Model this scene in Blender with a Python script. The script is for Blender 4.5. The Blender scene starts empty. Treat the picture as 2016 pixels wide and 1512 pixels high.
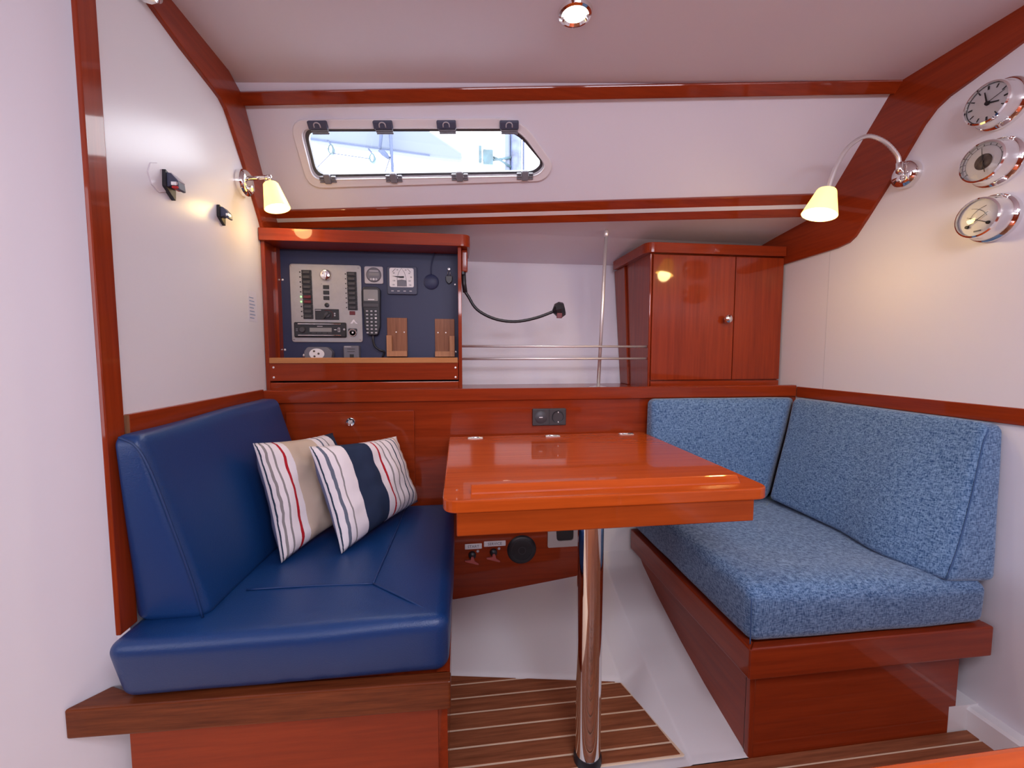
import bpy, bmesh, math, random
from mathutils import Vector, Matrix
random.seed(7)
PI = math.pi
sc = bpy.context.scene
C = bpy.context.collection

# ------------------------------------------------------------------ camera
cam_d = bpy.data.cameras.new('camera')
cam_d.sensor_width = 36.0
cam_d.lens = 831.55 / 2016 * 36.0
cam_d.clip_start = 0.02
cam = bpy.data.objects.new('camera', cam_d)
C.objects.link(cam)
cam.location = (0, 0, 0.9)
cam.rotation_mode = 'XYZ'
cam.rotation_euler = (math.radians(90 - 4.1516), math.radians(0.0), math.radians(-7.2276))
sc.camera = cam

# ------------------------------------------------------------------ world, daylight, exposure
w = bpy.data.worlds.new('world')
sc.world = w
w.use_nodes = True
bg = w.node_tree.nodes['Background']
bg.inputs[0].default_value = (0.90, 0.93, 1.0, 1)
bg.inputs[1].default_value = 7.0
sc.view_settings.view_transform = 'Standard'
sc.view_settings.look = 'None'
sc.view_settings.exposure = 0.42
sc.view_settings.gamma = 1.0
sc.view_settings.use_curve_mapping = False


def area(name, loc, target, sx, sy, power, col):
    l = bpy.data.lights.new(name, 'AREA')
    l.shape = 'RECTANGLE'
    l.size, l.size_y, l.energy, l.color = sx, sy, power, col
    o = bpy.data.objects.new(name, l)
    C.objects.link(o)
    o.location = loc
    o.rotation_euler = (Vector(target) - Vector(loc)).to_track_quat('-Z', 'Y').to_euler()
    return o


DAY = (0.96, 0.94, 1.08)
area('deck_hatch_daylight', (0.35, -0.30, 1.64), (0.35, -0.15, 0.0), 0.6, 0.6, 13.0, DAY)
area('opposite_window_daylight', (-0.25, -1.55, 1.42), (0.2, 1.0, 0.7), 0.75, 0.22, 7.0, DAY)
area('opposite_window_daylight', (0.75, -1.55, 1.42), (0.4, 1.0, 0.7), 0.75, 0.22, 7.0, DAY)
area('companionway_daylight', (-1.45, -0.7, 1.05), (0.4, 0.8, 0.6), 0.6, 1.1, 5.5, DAY)

# ------------------------------------------------------------------ materials
M = {}


def newmat(name):
    m = bpy.data.materials.new(name)
    m.use_nodes = True
    nt = m.node_tree
    return m, nt, nt.nodes['Principled BSDF']


def setp(b, **k):
    names = dict(col='Base Color', rough='Roughness', metal='Metallic', coat='Coat Weight', coatr='Coat Roughness',
                 spec='Specular IOR Level', em='Emission Color', ems='Emission Strength', trans='Transmission Weight',
                 sheen='Sheen Weight', ior='IOR', sss='Subsurface Weight')
    for a, v in k.items():
        i = b.inputs[names[a]]
        if a in ('col', 'em'):
            v = (v[0], v[1], v[2], 1)
        i.default_value = v


def plain(name, col, rough=0.5, bump=0.0, bscale=300.0, var=0.0, **k):
    m, nt, b = newmat(name)
    setp(b, col=col, rough=rough, **k)
    geo = nt.nodes.new('ShaderNodeNewGeometry')
    if var > 0:
        n = nt.nodes.new('ShaderNodeTexNoise')
        n.inputs['Scale'].default_value = bscale * 0.2
        n.inputs['Detail'].default_value = 4
        nt.links.new(geo.outputs['Position'], n.inputs['Vector'])
        r = nt.nodes.new('ShaderNodeValToRGB')
        r.color_ramp.elements[0].color = (*[c * (1 - var) for c in col], 1)
        r.color_ramp.elements[1].color = (*[min(1, c * (1 + var)) for c in col], 1)
        r.color_ramp.elements[0].position = 0.3
        r.color_ramp.elements[1].position = 0.7
        nt.links.new(n.outputs['Fac'], r.inputs['Fac'])
        nt.links.new(r.outputs['Color'], b.inputs['Base Color'])
    if bump > 0:
        n2 = nt.nodes.new('ShaderNodeTexNoise')
        n2.inputs['Scale'].default_value = bscale
        n2.inputs['Detail'].default_value = 3
        nt.links.new(geo.outputs['Position'], n2.inputs['Vector'])
        bm_ = nt.nodes.new('ShaderNodeBump')
        bm_.inputs['Strength'].default_value = bump
        bm_.inputs['Distance'].default_value = 0.002
        nt.links.new(n2.outputs['Fac'], bm_.inputs['Height'])
        nt.links.new(bm_.outputs['Normal'], b.inputs['Normal'])
    M[name] = m
    return m


def wood(name, dark, light, axis, rough=0.3, coat=0.6, fine=1.0, coatr=0.05):
    """varnished timber with grain running along an axis of the place"""
    m, nt, b = newmat(name)
    setp(b, rough=rough, coat=coat, coatr=coatr, spec=0.08)
    geo = nt.nodes.new('ShaderNodeNewGeometry')
    mp = nt.nodes.new('ShaderNodeMapping')
    s = [70 * fine, 70 * fine, 70 * fine]
    s['xyz'.index(axis)] = 3.5 * fine
    mp.inputs['Scale'].default_value = s
    nt.links.new(geo.outputs['Position'], mp.inputs['Vector'])
    n = nt.nodes.new('ShaderNodeTexNoise')
    n.inputs['Scale'].default_value = 1.0
    n.inputs['Detail'].default_value = 6
    n.inputs['Roughness'].default_value = 0.65
    nt.links.new(mp.outputs['Vector'], n.inputs['Vector'])
    r = nt.nodes.new('ShaderNodeValToRGB')
    r.color_ramp.elements[0].position = 0.28
    r.color_ramp.elements[1].position = 0.72
    r.color_ramp.elements[0].color = (*dark, 1)
    r.color_ramp.elements[1].color = (*light, 1)
    nt.links.new(n.outputs['Fac'], r.inputs['Fac'])
    nt.links.new(r.outputs['Color'], b.inputs['Base Color'])
    M[name] = m
    return m


RD, RL = (0.205, 0.023, 0.005), (0.315, 0.040, 0.008)
for ax in 'xyz':
    wood('mahogany_' + ax, RD, RL, ax)
wood('mahogany_table', (0.40, 0.058, 0.006), (0.55, 0.088, 0.010), 'x', rough=0.25, coat=0.6, coatr=0.03)
wood('mahogany_apron', (0.27, 0.040, 0.005), (0.40, 0.062, 0.008), 'x', rough=0.25, coat=0.5, coatr=0.05)
wood('mahogany_solid', (0.085, 0.018, 0.006), (0.20, 0.048, 0.014), 'x', rough=0.4, coat=0.35, fine=1.8, coatr=0.12)
wood('teak_plank', (0.16, 0.050, 0.022), (0.38, 0.135, 0.062), 'x', rough=0.42, coat=0.12, fine=1.4, coatr=0.25)
wood('light_beech', (0.40, 0.19, 0.10), (0.56, 0.28, 0.15), 'z', rough=0.5, coat=0.1, fine=2.0, coatr=0.2)
wood('shaded_beech', (0.22, 0.095, 0.055), (0.36, 0.16, 0.09), 'z', rough=0.5, coat=0.1, fine=2.0, coatr=0.2)  # darker beech copy, shadow between the holder rails put into its colour
wood('light_strip', (0.42, 0.17, 0.06), (0.55, 0.25, 0.10), 'x', rough=0.45, coat=0.1, coatr=0.2)
wood('end_grain', (0.20, 0.09, 0.045), (0.34, 0.16, 0.08), 'z', rough=0.7, coat=0.0, fine=4.0)
plain('white_panel', (0.755, 0.735, 0.775), 0.27, bump=0.05, bscale=25.0, spec=0.4)
plain('white_lining', (0.77, 0.755, 0.83), 0.55, bump=0.08, bscale=120.0)
plain('white_gelcoat', (0.80, 0.79, 0.79), 0.25, spec=0.5)
plain('window_frame', (0.80, 0.77, 0.79), 0.35)
plain('caulk', (0.80, 0.62, 0.44), 0.6)
plain('chrome', (0.86, 0.85, 0.84), 0.07, metal=1.0)
plain('steel', (0.86, 0.85, 0.84), 0.38, metal=0.75)
plain('steel_dark', (0.35, 0.33, 0.33), 0.3, metal=1.0)
plain('alu_strip', (0.80, 0.78, 0.78), 0.35, metal=0.3)
plain('black_plastic', (0.016, 0.017, 0.022), 0.38)
plain('dark_grey', (0.055, 0.055, 0.065), 0.45)
plain('mid_grey', (0.16, 0.16, 0.19), 0.45)
plain('pale_grey', (0.50, 0.49, 0.53), 0.45)
plain('flare_navy', (0.022, 0.030, 0.085), 0.5)  # dark navy, with the blue haze of lens flare put into the colour
plain('panel_metal', (0.40, 0.385, 0.385), 0.38, metal=0.35, var=0.04)
plain('screen_grey', (0.26, 0.26, 0.26), 0.25)
plain('dial_white', (0.82, 0.81, 0.82), 0.4)
plain('ink', (0.02, 0.02, 0.022), 0.5)
plain('print_white', (0.80, 0.79, 0.82), 0.5)
plain('brass_dark', (0.13, 0.10, 0.075), 0.35, metal=0.7, var=0.4, bscale=600)
plain('red_plastic', (0.50, 0.02, 0.02), 0.35)
plain('red_dim', (0.14, 0.012, 0.02), 0.4)
plain('pin_red', (0.45, 0.10, 0.09), 0.4)
plain('rubber', (0.03, 0.03, 0.032), 0.7)
plain('clip_grey', (0.20, 0.20, 0.23), 0.5)
plain('clip_dark', (0.060, 0.070, 0.12), 0.5)
plain('socket_brown', (0.040, 0.036, 0.040), 0.4)
plain('vent_cream', (0.48, 0.43, 0.41), 0.5)
plain('leather', (0.005, 0.038, 0.145), 0.36, bump=0.22, bscale=420.0, spec=0.5)
plain('leather_seam', (0.005, 0.032, 0.125), 0.5)
plain('denim', (0.13, 0.15, 0.26), 0.85, var=0.15, bscale=2000)
plain('paper', (0.70, 0.68, 0.76), 0.7)
plain('paper_ink', (0.22, 0.30, 0.48), 0.7)
plain('cloth_seam', (0.045, 0.10, 0.23), 0.9)
plain('sail_cloth', (0.080, 0.098, 0.14), 0.8)
plain('rig_blue', (0.028, 0.042, 0.09), 0.6)
plain('rig_teal', (0.028, 0.060, 0.075), 0.6, var=0.4, bscale=40)
plain('mast_paint', (0.045, 0.060, 0.12), 0.5, var=0.5, bscale=60)


def emis(name, col, strength, base=(0.8, 0.8, 0.8)):
    m, nt, b = newmat(name)
    setp(b, col=base, rough=0.4, em=col, ems=strength)
    M[name] = m


emis('shade_glass', (1.0, 0.62, 0.12), 1.9, (0.85, 0.75, 0.45))
emis('bulb', (1.0, 0.88, 0.55), 6.0)
emis('downlight_lens', (1.0, 0.93, 0.78), 12.0)
emis('green_led', (0.25, 1.0, 0.20), 2.2, (0.1, 0.5, 0.1))


def mk_fabric():
    m, nt, b = newmat('blue_weave')
    setp(b, rough=0.95, sheen=0.25, spec=0.15)
    geo = nt.nodes.new('ShaderNodeNewGeometry')
    fac = []
    for sc_ in ((110, 110, 430), (430, 430, 110)):
        mp = nt.nodes.new('ShaderNodeMapping')
        mp.inputs['Scale'].default_value = sc_
        nt.links.new(geo.outputs['Position'], mp.inputs['Vector'])
        n = nt.nodes.new('ShaderNodeTexNoise')
        n.inputs['Scale'].default_value = 1.0
        n.inputs['Detail'].default_value = 2
        nt.links.new(mp.outputs['Vector'], n.inputs['Vector'])
        fac.append(n)
    mx = nt.nodes.new('ShaderNodeMath')
    mx.operation = 'ADD'
    nt.links.new(fac[0].outputs['Fac'], mx.inputs[0])
    nt.links.new(fac[1].outputs['Fac'], mx.inputs[1])
    hf = nt.nodes.new('ShaderNodeMath')
    hf.operation = 'MULTIPLY'
    hf.inputs[1].default_value = 0.5
    nt.links.new(mx.outputs[0], hf.inputs[0])
    r = nt.nodes.new('ShaderNodeValToRGB')
    r.color_ramp.elements[0].position = 0.37
    r.color_ramp.elements[1].position = 0.63
    r.color_ramp.elements[0].color = (0.022, 0.070, 0.175, 1)
    r.color_ramp.elements[1].color = (0.20, 0.33, 0.52, 1)
    nt.links.new(hf.outputs[0], r.inputs['Fac'])
    nt.links.new(r.outputs['Color'], b.inputs['Base Color'])
    bp = nt.nodes.new('ShaderNodeBump')
    bp.inputs['Strength'].default_value = 0.5
    bp.inputs['Distance'].default_value = 0.001
    nt.links.new(hf.outputs[0], bp.inputs['Height'])
    nt.links.new(bp.outputs['Normal'], b.inputs['Normal'])
    M['blue_weave'] = m


mk_fabric()


def mk_glass():
    m = bpy.data.materials.new('clear_pane')
    m.use_nodes = True
    nt = m.node_tree
    nt.nodes.clear()
    o = nt.nodes.new('ShaderNodeOutputMaterial')
    t = nt.nodes.new('ShaderNodeBsdfTransparent')
    g = nt.nodes.new('ShaderNodeBsdfGlossy')
    g.inputs['Roughness'].default_value = 0.02
    f = nt.nodes.new('ShaderNodeFresnel')
    f.inputs['IOR'].default_value = 1.35
    mx = nt.nodes.new('ShaderNodeMixShader')
    nt.links.new(f.outputs[0], mx.inputs[0])
    nt.links.new(t.outputs[0], mx.inputs[1])
    nt.links.new(g.outputs[0], mx.inputs[2])
    nt.links.new(mx.outputs[0], o.inputs[0])
    M['clear_pane'] = m


mk_glass()


def mk_stripes(name, stops):
    """printed stripes across the cloth, following the cloth's own UVs"""
    m, nt, b = newmat(name)
    setp(b, rough=0.9, spec=0.2)
    uv = nt.nodes.new('ShaderNodeUVMap')
    sx = nt.nodes.new('ShaderNodeSeparateXYZ')
    nt.links.new(uv.outputs['UV'], sx.inputs[0])
    r = nt.nodes.new('ShaderNodeValToRGB')
    r.color_ramp.interpolation = 'CONSTANT'
    els = r.color_ramp.elements
    while len(els) > 1:
        els.remove(els[-1])
    els[0].position = 0.0
    els[0].color = (*stops[0][1], 1)
    for p, c in stops[1:]:
        e = els.new(p)
        e.color = (*c, 1)
    nt.links.new(sx.outputs['X'], r.inputs['Fac'])
    nt.links.new(r.outputs['Color'], b.inputs['Base Color'])
    M[name] = m


WH, NV, SL, BG, RE, GY, DK = ((0.80, 0.74, 0.76), (0.022, 0.035, 0.075), (0.13, 0.15, 0.20), (0.58, 0.46, 0.36),
                              (0.42, 0.015, 0.025), (0.27, 0.25, 0.25), (0.03, 0.05, 0.08))
mk_stripes('stripes_navy', [(0, WH), (0.010, DK), (0.017, WH), (0.052, SL), (0.077, WH), (0.114, GY), (0.127, WH), (0.236, NV), (0.494, WH),
                            (0.560, RE), (0.580, WH), (0.624, GY), (0.638, WH), (0.690, GY), (0.704, WH), (0.765, DK), (0.780, WH), (0.84, SL),
                            (0.862, WH), (0.90, BG), (0.93, WH)])
mk_stripes('stripes_beige', [(0, WH), (0.008, DK), (0.016, WH), (0.038, GY), (0.056, WH), (0.090, GY), (0.108, WH), (0.166, RE), (0.190, WH),
                             (0.250, BG), (0.60, WH), (0.66, SL), (0.68, WH), (0.74, GY), (0.76, WH), (0.86, NV)])

# ------------------------------------------------------------------ helpers


def tag(o, label=None, cat=None, group=None, kind=None):
    if label:
        o['label'] = label
    if cat:
        o['category'] = cat
    if group:
        o['group'] = group
    if kind:
        o['kind'] = kind
    return o


def thing(name, loc, label, cat, group=None):
    e = bpy.data.objects.new(name, None)
    e.empty_display_size = 0.05
    C.objects.link(e)
    e.location = loc
    return tag(e, label, cat, group)


def link(name, me, mat, parent=None, smooth=False):
    o = bpy.data.objects.new(name, me)
    C.objects.link(o)
    if mat is not None:
        for mm in (mat if isinstance(mat, (list, tuple)) else [mat]):
            me.materials.append(M[mm])
    if smooth:
        for p in me.polygons:
            p.use_smooth = True
    if parent is not None:
        o.parent = parent
        if parent.type == 'EMPTY':
            o.matrix_parent_inverse = Matrix.Translation(parent.location).inverted()
    return o


def bm_obj(name, bm, mat, parent=None, smooth=False, xf=None):
    bmesh.ops.recalc_face_normals(bm, faces=bm.faces)
    if xf is not None:
        bm.transform(xf)
    me = bpy.data.meshes.new(name)
    bm.to_mesh(me)
    bm.free()
    return link(name, me, mat, parent, smooth)


def bevel_all(bm, r, seg=2, angle=0.5):
    es = [e for e in bm.edges if len(e.link_faces) == 2 and e.calc_face_angle(0) > angle]
    if r > 0 and es:
        bmesh.ops.bevel(bm, geom=es, offset=r, segments=seg, profile=0.5, affect='EDGES', clamp_overlap=True)


def box(name, lo, hi, mat, parent=None, bev=0.0, seg=2, xf=None):
    bm = bmesh.new()
    c = [(a + b) / 2 for a, b in zip(lo, hi)]
    s = [abs(b - a) for a, b in zip(lo, hi)]
    bmesh.ops.create_cube(bm, size=1.0, matrix=Matrix.Translation(c) @ Matrix.Diagonal((*s, 1)))
    bevel_all(bm, bev, seg)
    return bm_obj(name, bm, mat, parent, False, xf)


def prism(name, poly, axis, a, b, mat, parent=None, bev=0.0, seg=2, xf=None, smooth=False):
    """poly: 2-D points in the two axes other than `axis` (in xyz order), from a to b along axis"""
    bm = bmesh.new()

    def P(u, v, t):
        return {'x': (t, u, v), 'y': (u, t, v), 'z': (u, v, t)}[axis]
    n = len(poly)
    va = [bm.verts.new(P(u, v, a)) for u, v in poly]
    vb = [bm.verts.new(P(u, v, b)) for u, v in poly]
    bm.faces.new(va)
    bm.faces.new(vb[::-1])
    for i in range(n):
        j = (i + 1) % n
        bm.faces.new((va[i], vb[i], vb[j], va[j]))
    bmesh.ops.recalc_face_normals(bm, faces=bm.faces)
    bevel_all(bm, bev, seg)
    return bm_obj(name, bm, mat, parent, smooth, xf)


def rpoly(pts, radii, seg=5):
    """round the corners of a 2-D polygon"""
    out = []
    n = len(pts)
    for i in range(n):
        p = Vector(pts[i])
        r = radii[i] if isinstance(radii, (list, tuple)) else radii
        if r <= 0:
            out.append(tuple(p))
            continue
        a = (Vector(pts[i - 1]) - p)
        b = (Vector(pts[(i + 1) % n]) - p)
        r = min(r, a.length * 0.49, b.length * 0.49)
        s, e = p + a.normalized() * r, p + b.normalized() * r
        for k in range(seg + 1):
            t = k / seg
            out.append(tuple((1 - t) ** 2 * s + 2 * t * (1 - t) * p + t * t * e))
    return out


def rrect(x0, x1, y0, y1, r, seg=5):
    return rpoly([(x0, y0), (x1, y0), (x1, y1), (x0, y1)], r, seg)


def catmull(pts, n=8):
    pts = [Vector(p) for p in pts]
    if len(pts) < 3:
        return pts
    ext = [2 * pts[0] - pts[1]] + pts + [2 * pts[-1] - pts[-2]]
    out = []
    for i in range(1, len(ext) - 2):
        p0, p1, p2, p3 = ext[i - 1:i + 3]
        for k in range(n):
            t = k / n
            out.append(0.5 * ((2 * p1) + (-p0 + p2) * t + (2 * p0 - 5 * p1 + 4 * p2 - p3) * t * t + (-p0 + 3 * p1 - 3 * p2 + p3) * t ** 3))
    out.append(pts[-1])
    return out


def tube(name, pts, r, mat, parent=None, n=10, rib=0.0, xf=None):
    pts = [Vector(p) for p in pts]
    bm = bmesh.new()
    rings = []
    up = Vector((0.13, 0.31, 0.94)).normalized()
    for i, p in enumerate(pts):
        t = (pts[min(i + 1, len(pts) - 1)] - pts[max(i - 1, 0)]).normalized()
        u = (up - t * up.dot(t))
        if u.length < 0.05:
            u = Vector((1, 0, 0)) - t * t.x
        u.normalize()
        up = u
        v = t.cross(u)
        rr = (r[i] if isinstance(r, (list, tuple)) else r) * (1 + (rib if i % 2 else 0))
        rings.append([bm.verts.new(p + rr * (math.cos(2 * PI * k / n) * u + math.sin(2 * PI * k / n) * v)) for k in range(n)])
    for a, b in zip(rings, rings[1:]):
        for k in range(n):
            bm.faces.new((a[k], a[(k + 1) % n], b[(k + 1) % n], b[k]))
    bm.faces.new(rings[0][::-1])
    bm.faces.new(rings[-1])
    o = bm_obj(name, bm, mat, parent, True, xf)
    return o


def axis_mat(loc, d):
    """local +Z turned to direction d"""
    return Matrix.Translation(loc) @ Vector(d).to_track_quat('Z', 'Y').to_matrix().to_4x4()


def lathe(name, prof, mat, parent=None, loc=(0, 0, 0), d=(0, 0, 1), n=28, smooth=True, cap=True):
    bm = bmesh.new()
    rings = []
    for r, z in prof:
        if r < 1e-6:
            rings.append([bm.verts.new((0, 0, z))])
        else:
            rings.append([bm.verts.new((r * math.cos(2 * PI * k / n), r * math.sin(2 * PI * k / n), z)) for k in range(n)])
    for a, b in zip(rings, rings[1:]):
        for k in range(n):
            j = (k + 1) % n
            if len(a) == 1 and len(b) == 1:
                continue
            if len(a) == 1:
                bm.faces.new((a[0], b[j], b[k]))
            elif len(b) == 1:
                bm.faces.new((a[k], a[j], b[0]))
            else:
                bm.faces.new((a[k], a[j], b[j], b[k]))
    if cap:
        if len(rings[0]) > 1:
            bm.faces.new(rings[0][::-1])
        if len(rings[-1]) > 1:
            bm.faces.new(rings[-1])
    o = bm_obj(name, bm, mat, parent, False, axis_mat(loc, d))
    if smooth:
        for p in o.data.polygons:
            p.use_smooth = len(p.vertices) <= 4
        try:
            o.data.set_sharp_from_angle(angle=0.7)
        except Exception:
            pass
    return o


def text(name, s, size, mat, parent, xf, depth=0.0003):
    cu = bpy.data.curves.new(name, 'FONT')
    cu.body = s
    cu.size = size
    cu.align_x = 'CENTER'
    cu.align_y = 'CENTER'
    cu.extrude = depth
    cu.resolution_u = 2
    tmp = bpy.data.objects.new('tmp', cu)
    C.objects.link(tmp)
    dg = bpy.context.evaluated_depsgraph_get()
    me = bpy.data.meshes.new_from_object(tmp.evaluated_get(dg))
    bpy.data.objects.remove(tmp)
    bpy.data.curves.remove(cu)
    me.transform(xf)
    me.materials.clear()
    return link(name, me, mat, parent)


def hexa(b, t):
    """8 corners of a cushion: b = 4 bottom, t = 4 top, both counter-clockwise from (-x,-y)"""
    return [Vector(p) for p in b], [Vector(p) for p in t]


def cushion(name, b, t, r, mat, parent=None, puff=(0, 0, 0, 0, 0, 0), n=14, wob=0.0, deform=None, wobs=7.0):
    """soft block: rounded edges, every face swollen by puff (-x,+x,-y,+y,-z,+z), mapped on 8 corners"""
    from mathutils import noise as mnoise
    b, t = hexa(b, t)
    sx = ((b[1] - b[0]).length + (t[1] - t[0]).length) / 4
    sy = ((b[3] - b[0]).length + (t[3] - t[0]).length) / 4
    sz = ((t[0] - b[0]).length + (t[2] - b[2]).length) / 4
    S = (sx, sy, sz)

    def samples(s):
        rr = min(r, s * 0.95)
        e = [-s + rr * q for q in (0, 0.18, 0.42, 0.7)]
        mid = [-(s - rr) + 2 * (s - rr) * k / n for k in range(n + 1)]
        return e + mid + [-x for x in e[::-1]]
    grids = [samples(s) for s in S]
    bm = bmesh.new()
    cache = {}

    def vert(p):
        key = tuple(round(c, 6) for c in p)
        if key in cache:
            return cache[key]
        inner = [max(-(s - min(r, s * 0.95)), min(s - min(r, s * 0.95), c)) for c, s in zip(p, S)]
        dv = Vector([c - i for c, i in zip(p, inner)])
        rad = max(abs(x) for x in dv)
        q = Vector(inner) + (dv.normalized() * rad if dv.length > 1e-9 else dv)
        u = [q[i] / S[i] for i in range(3)]
        q2 = q.copy()
        for ax in range(3):
            o1, o2 = (ax + 1) % 3, (ax + 2) % 3
            f = max(0, 1 - u[o1] ** 2) * max(0, 1 - u[o2] ** 2)
            if u[ax] > 0:
                q2[ax] += puff[2 * ax + 1] * f * u[ax]
            else:
                q2[ax] += puff[2 * ax] * f * u[ax]
        u = [(q2[i] / S[i] + 1) / 2 for i in range(3)]

        def bil(c):
            return (c[0] * (1 - u[0]) * (1 - u[1]) + c[1] * u[0] * (1 - u[1]) + c[2] * u[0] * u[1] + c[3] * (1 - u[0]) * u[1])
        w3 = bil(b) * (1 - u[2]) + bil(t) * u[2]
        if wob:
            w3 = w3 + wob * Vector(mnoise.noise_vector(w3 * wobs))
        if deform:
            w3 = deform(w3, u)
        v = bm.verts.new(w3)
        cache[key] = v
        return v
    for ax in range(3):
        o1, o2 = (ax + 1) % 3, (ax + 2) % 3
        for sgn in (-1, 1):
            g1, g2 = grids[o1], grids[o2]
            for i in range(len(g1) - 1):
                for j in range(len(g2) - 1):
                    qs = []
                    for a, c in ((g1[i], g2[j]), (g1[i + 1], g2[j]), (g1[i + 1], g2[j + 1]), (g1[i], g2[j + 1])):
                        p = [0, 0, 0]
                        p[ax], p[o1], p[o2] = sgn * S[ax], a, c
                        qs.append(vert(p))
                    if len(set(qs)) == 4:
                        try:
                            bm.faces.new(qs)
                        except ValueError:
                            pass
    return bm_obj(name, bm, mat, parent, True)


def dup(root, off, label=None):
    r = root.copy()
    C.objects.link(r)
    r.location = Vector(root.location) + Vector(off)
    if label:
        r['label'] = label
    for ch in root.children:
        c = ch.copy()
        C.objects.link(c)
        c.parent = r
        for g in ch.children:
            d_ = g.copy()
            C.objects.link(d_)
            d_.parent = c
    return r


# ------------------------------------------------------------------ the shell
XL, XR, YB = -0.610, 1.232, 1.405         # left and right bulkhead faces, mahogany back panel face


def struct(o):
    o['kind'] = 'structure'
    return o


# floor: caulk bed carrying teak planks
floor = struct(box('floor', (-1.9, -1.7, -0.06), (1.30, 0.806, -0.003), 'caulk'))


def clip(poly, f):
    out = []
    for i in range(len(poly)):
        a, b = poly[i], poly[(i + 1) % len(poly)]
        fa, fb = f(a), f(b)
        if fa >= 0:
            out.append(a)
        if (fa >= 0) != (fb >= 0):
            t = fa / (fa - fb)
            out.append((a[0] + t * (b[0] - a[0]), a[1] + t * (b[1] - a[1])))
    return out


def back_edge(x):
    return 1.132 + (x + 0.019) * (1.052 - 1.132) / 0.457


EDGE = [(0.82, 0.500), (0.828, 0.499), (0.906, 0.476), (0.976, 0.456), (1.052, 0.438), (1.42, 0.435)]


def edge_x(y):
    if y <= EDGE[0][0]:
        return EDGE[0][1]
    for (y0, x0), (y1, x1) in zip(EDGE, EDGE[1:]):
        if y <= y1:
            return x0 + (x1 - x0) * (y - y0) / (y1 - y0)
    return EDGE[-1][1]


# moulded white liner of the foot well, one swept surface with a raised ramp beside the right-hand seat
RZ = [(0.70, 0.0), (0.82, 0.003), (0.90, 0.018), (0.98, 0.034), (1.10, 0.066), (1.25, 0.116), (1.36, 0.162), (1.412, 0.200)]


def ramp_z(y):
    if y <= RZ[0][0]:
        return RZ[0][1]
    for (y0, z0), (y1, z1) in zip(RZ, RZ[1:]):
        if y <= y1:
            return z0 + (z1 - z0) * (y - y0) / (y1 - y0)
    return RZ[-1][1]


def sstep(a, b, x):
    t = max(0, min(1, (x - a) / (b - a)))
    return t * t * (3 - 2 * t)


def liner_z(x, y):
    t = max(0, min(1, (x + 0.02) / 0.44))
    slope = 0.215 + t * 0.105
    e = back_edge(min(x, 0.45))
    d = y - e
    base = -0.006 if y > 0.83 else -0.0015
    bz = base + (0.0 if d <= 0 else slope * d * 1.0 + 0.006 * min(1, d / 0.01))
    xe = edge_x(y)
    k = max(0.0, min(1.0, (x - xe + 0.003) / (0.503 - xe + 0.003)))
    if y > 1.30:
        k = max(k, sstep(0.40, 0.49, x) * sstep(1.30, 1.40, y))
    return bz * (1 - k) + max(bz, ramp_z(y)) * k


bm = bmesh.new()
NX, NY = 180, 90
gx = [-0.06 + 0.702 * i / NX for i in range(NX + 1)]
gy = [0.806 + 0.604 * j / NY for j in range(NY + 1)]
vs = [[bm.verts.new((x, y, liner_z(x, y))) for x in gx] for y in gy]
for j in range(NY):
    for i in range(NX):
        bm.faces.new((vs[j][i], vs[j][i + 1], vs[j + 1][i + 1], vs[j + 1][i]))
# the ramp turns up into an upright column behind the table leg
top = [bm.verts.new((x, 1.412, 0.55)) for x in gx]
for i in range(NX):
    bm.faces.new((vs[NY][i], vs[NY][i + 1], top[i + 1], top[i]))
for v in vs[0]:
    v.co.z = min(v.co.z, 0.001)
liner = bm_obj('trim_1', bm, 'white_gelcoat', None, True)
struct(liner)
liner['label'] = 'white moulded hull liner of the foot well'

# foot-well planks
seams = [1.146, 1.0985, 1.0515, 1.0045, 0.9575, 0.9108, 0.8645, 0.8315]
for y1, y0 in zip(seams, seams[1:]):
    g = 0.0029
    poly = [(-0.058, y0 + g), (0.54, y0 + g), (0.54, y1 - g), (-0.058, y1 - g)]
    poly = clip(poly, lambda p: back_edge(p[0]) - 0.001 - p[1])
    for k in range(len(EDGE) - 2):
        (ya, xa), (yb_, xb) = EDGE[k], EDGE[k + 1]
        if yb_ - ya < 0.02:
            continue
        poly = clip(poly, lambda p: (xa + (xb - xa) * (p[1] - ya) / (yb_ - ya)) - 0.002 - p[0])
    if len(poly) >= 3:
        prism('plank', poly, 'z', -0.012, 0.0, 'teak_plank', floor)
bed = prism('caulk_bed', [(-0.058, 0.832), (0.497, 0.832), (0.474, 0.91), (0.436, 1.05), (-0.058, 1.138)], 'z', -0.02, -0.0015, 'caulk', floor)
# saloon floor planks (nearer the camera)
yy = 0.8045
for k in range(10):
    h = 0.0245 if k == 0 else 0.0425
    box('plank', (-0.05, yy - h, -0.012), (1.215, yy, 0.0), 'teak_plank', floor)
    yy -= h + 0.0058
box('plank', (-1.85, -1.6, -0.012), (1.215, yy, 0.0), 'teak_plank', floor)

# ceiling, bulkheads, far sides
struct(prism('ceiling', [(-2.0, -1.75), (1.30, -1.75), (1.30, 1.075), (-0.70, 1.365), (-2.0, 1.365)], 'z', 1.652, 1.70, 'white_lining'))
struct(box('wall_right', (XR, -1.75, -0.05), (XR + 0.04, 2.0, 1.69), 'white_panel'))
struct(prism('wall_left', [(0.834, 0.30), (0.834, 1.69), (2.0, 1.69), (2.0, -0.05), (0.885, -0.05), (0.885, 0.30)], 'x', XL - 0.022, XL, 'white_panel'))
struct(box('wall_bottom', (-2.0, -1.75, -0.12), (1.30, 2.0, -0.055), 'white_gelcoat'))
struct(box('wall_hull_lower', (-0.70, 1.98, -0.10), (1.30, 2.01, 1.40), 'white_gelcoat'))
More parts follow.
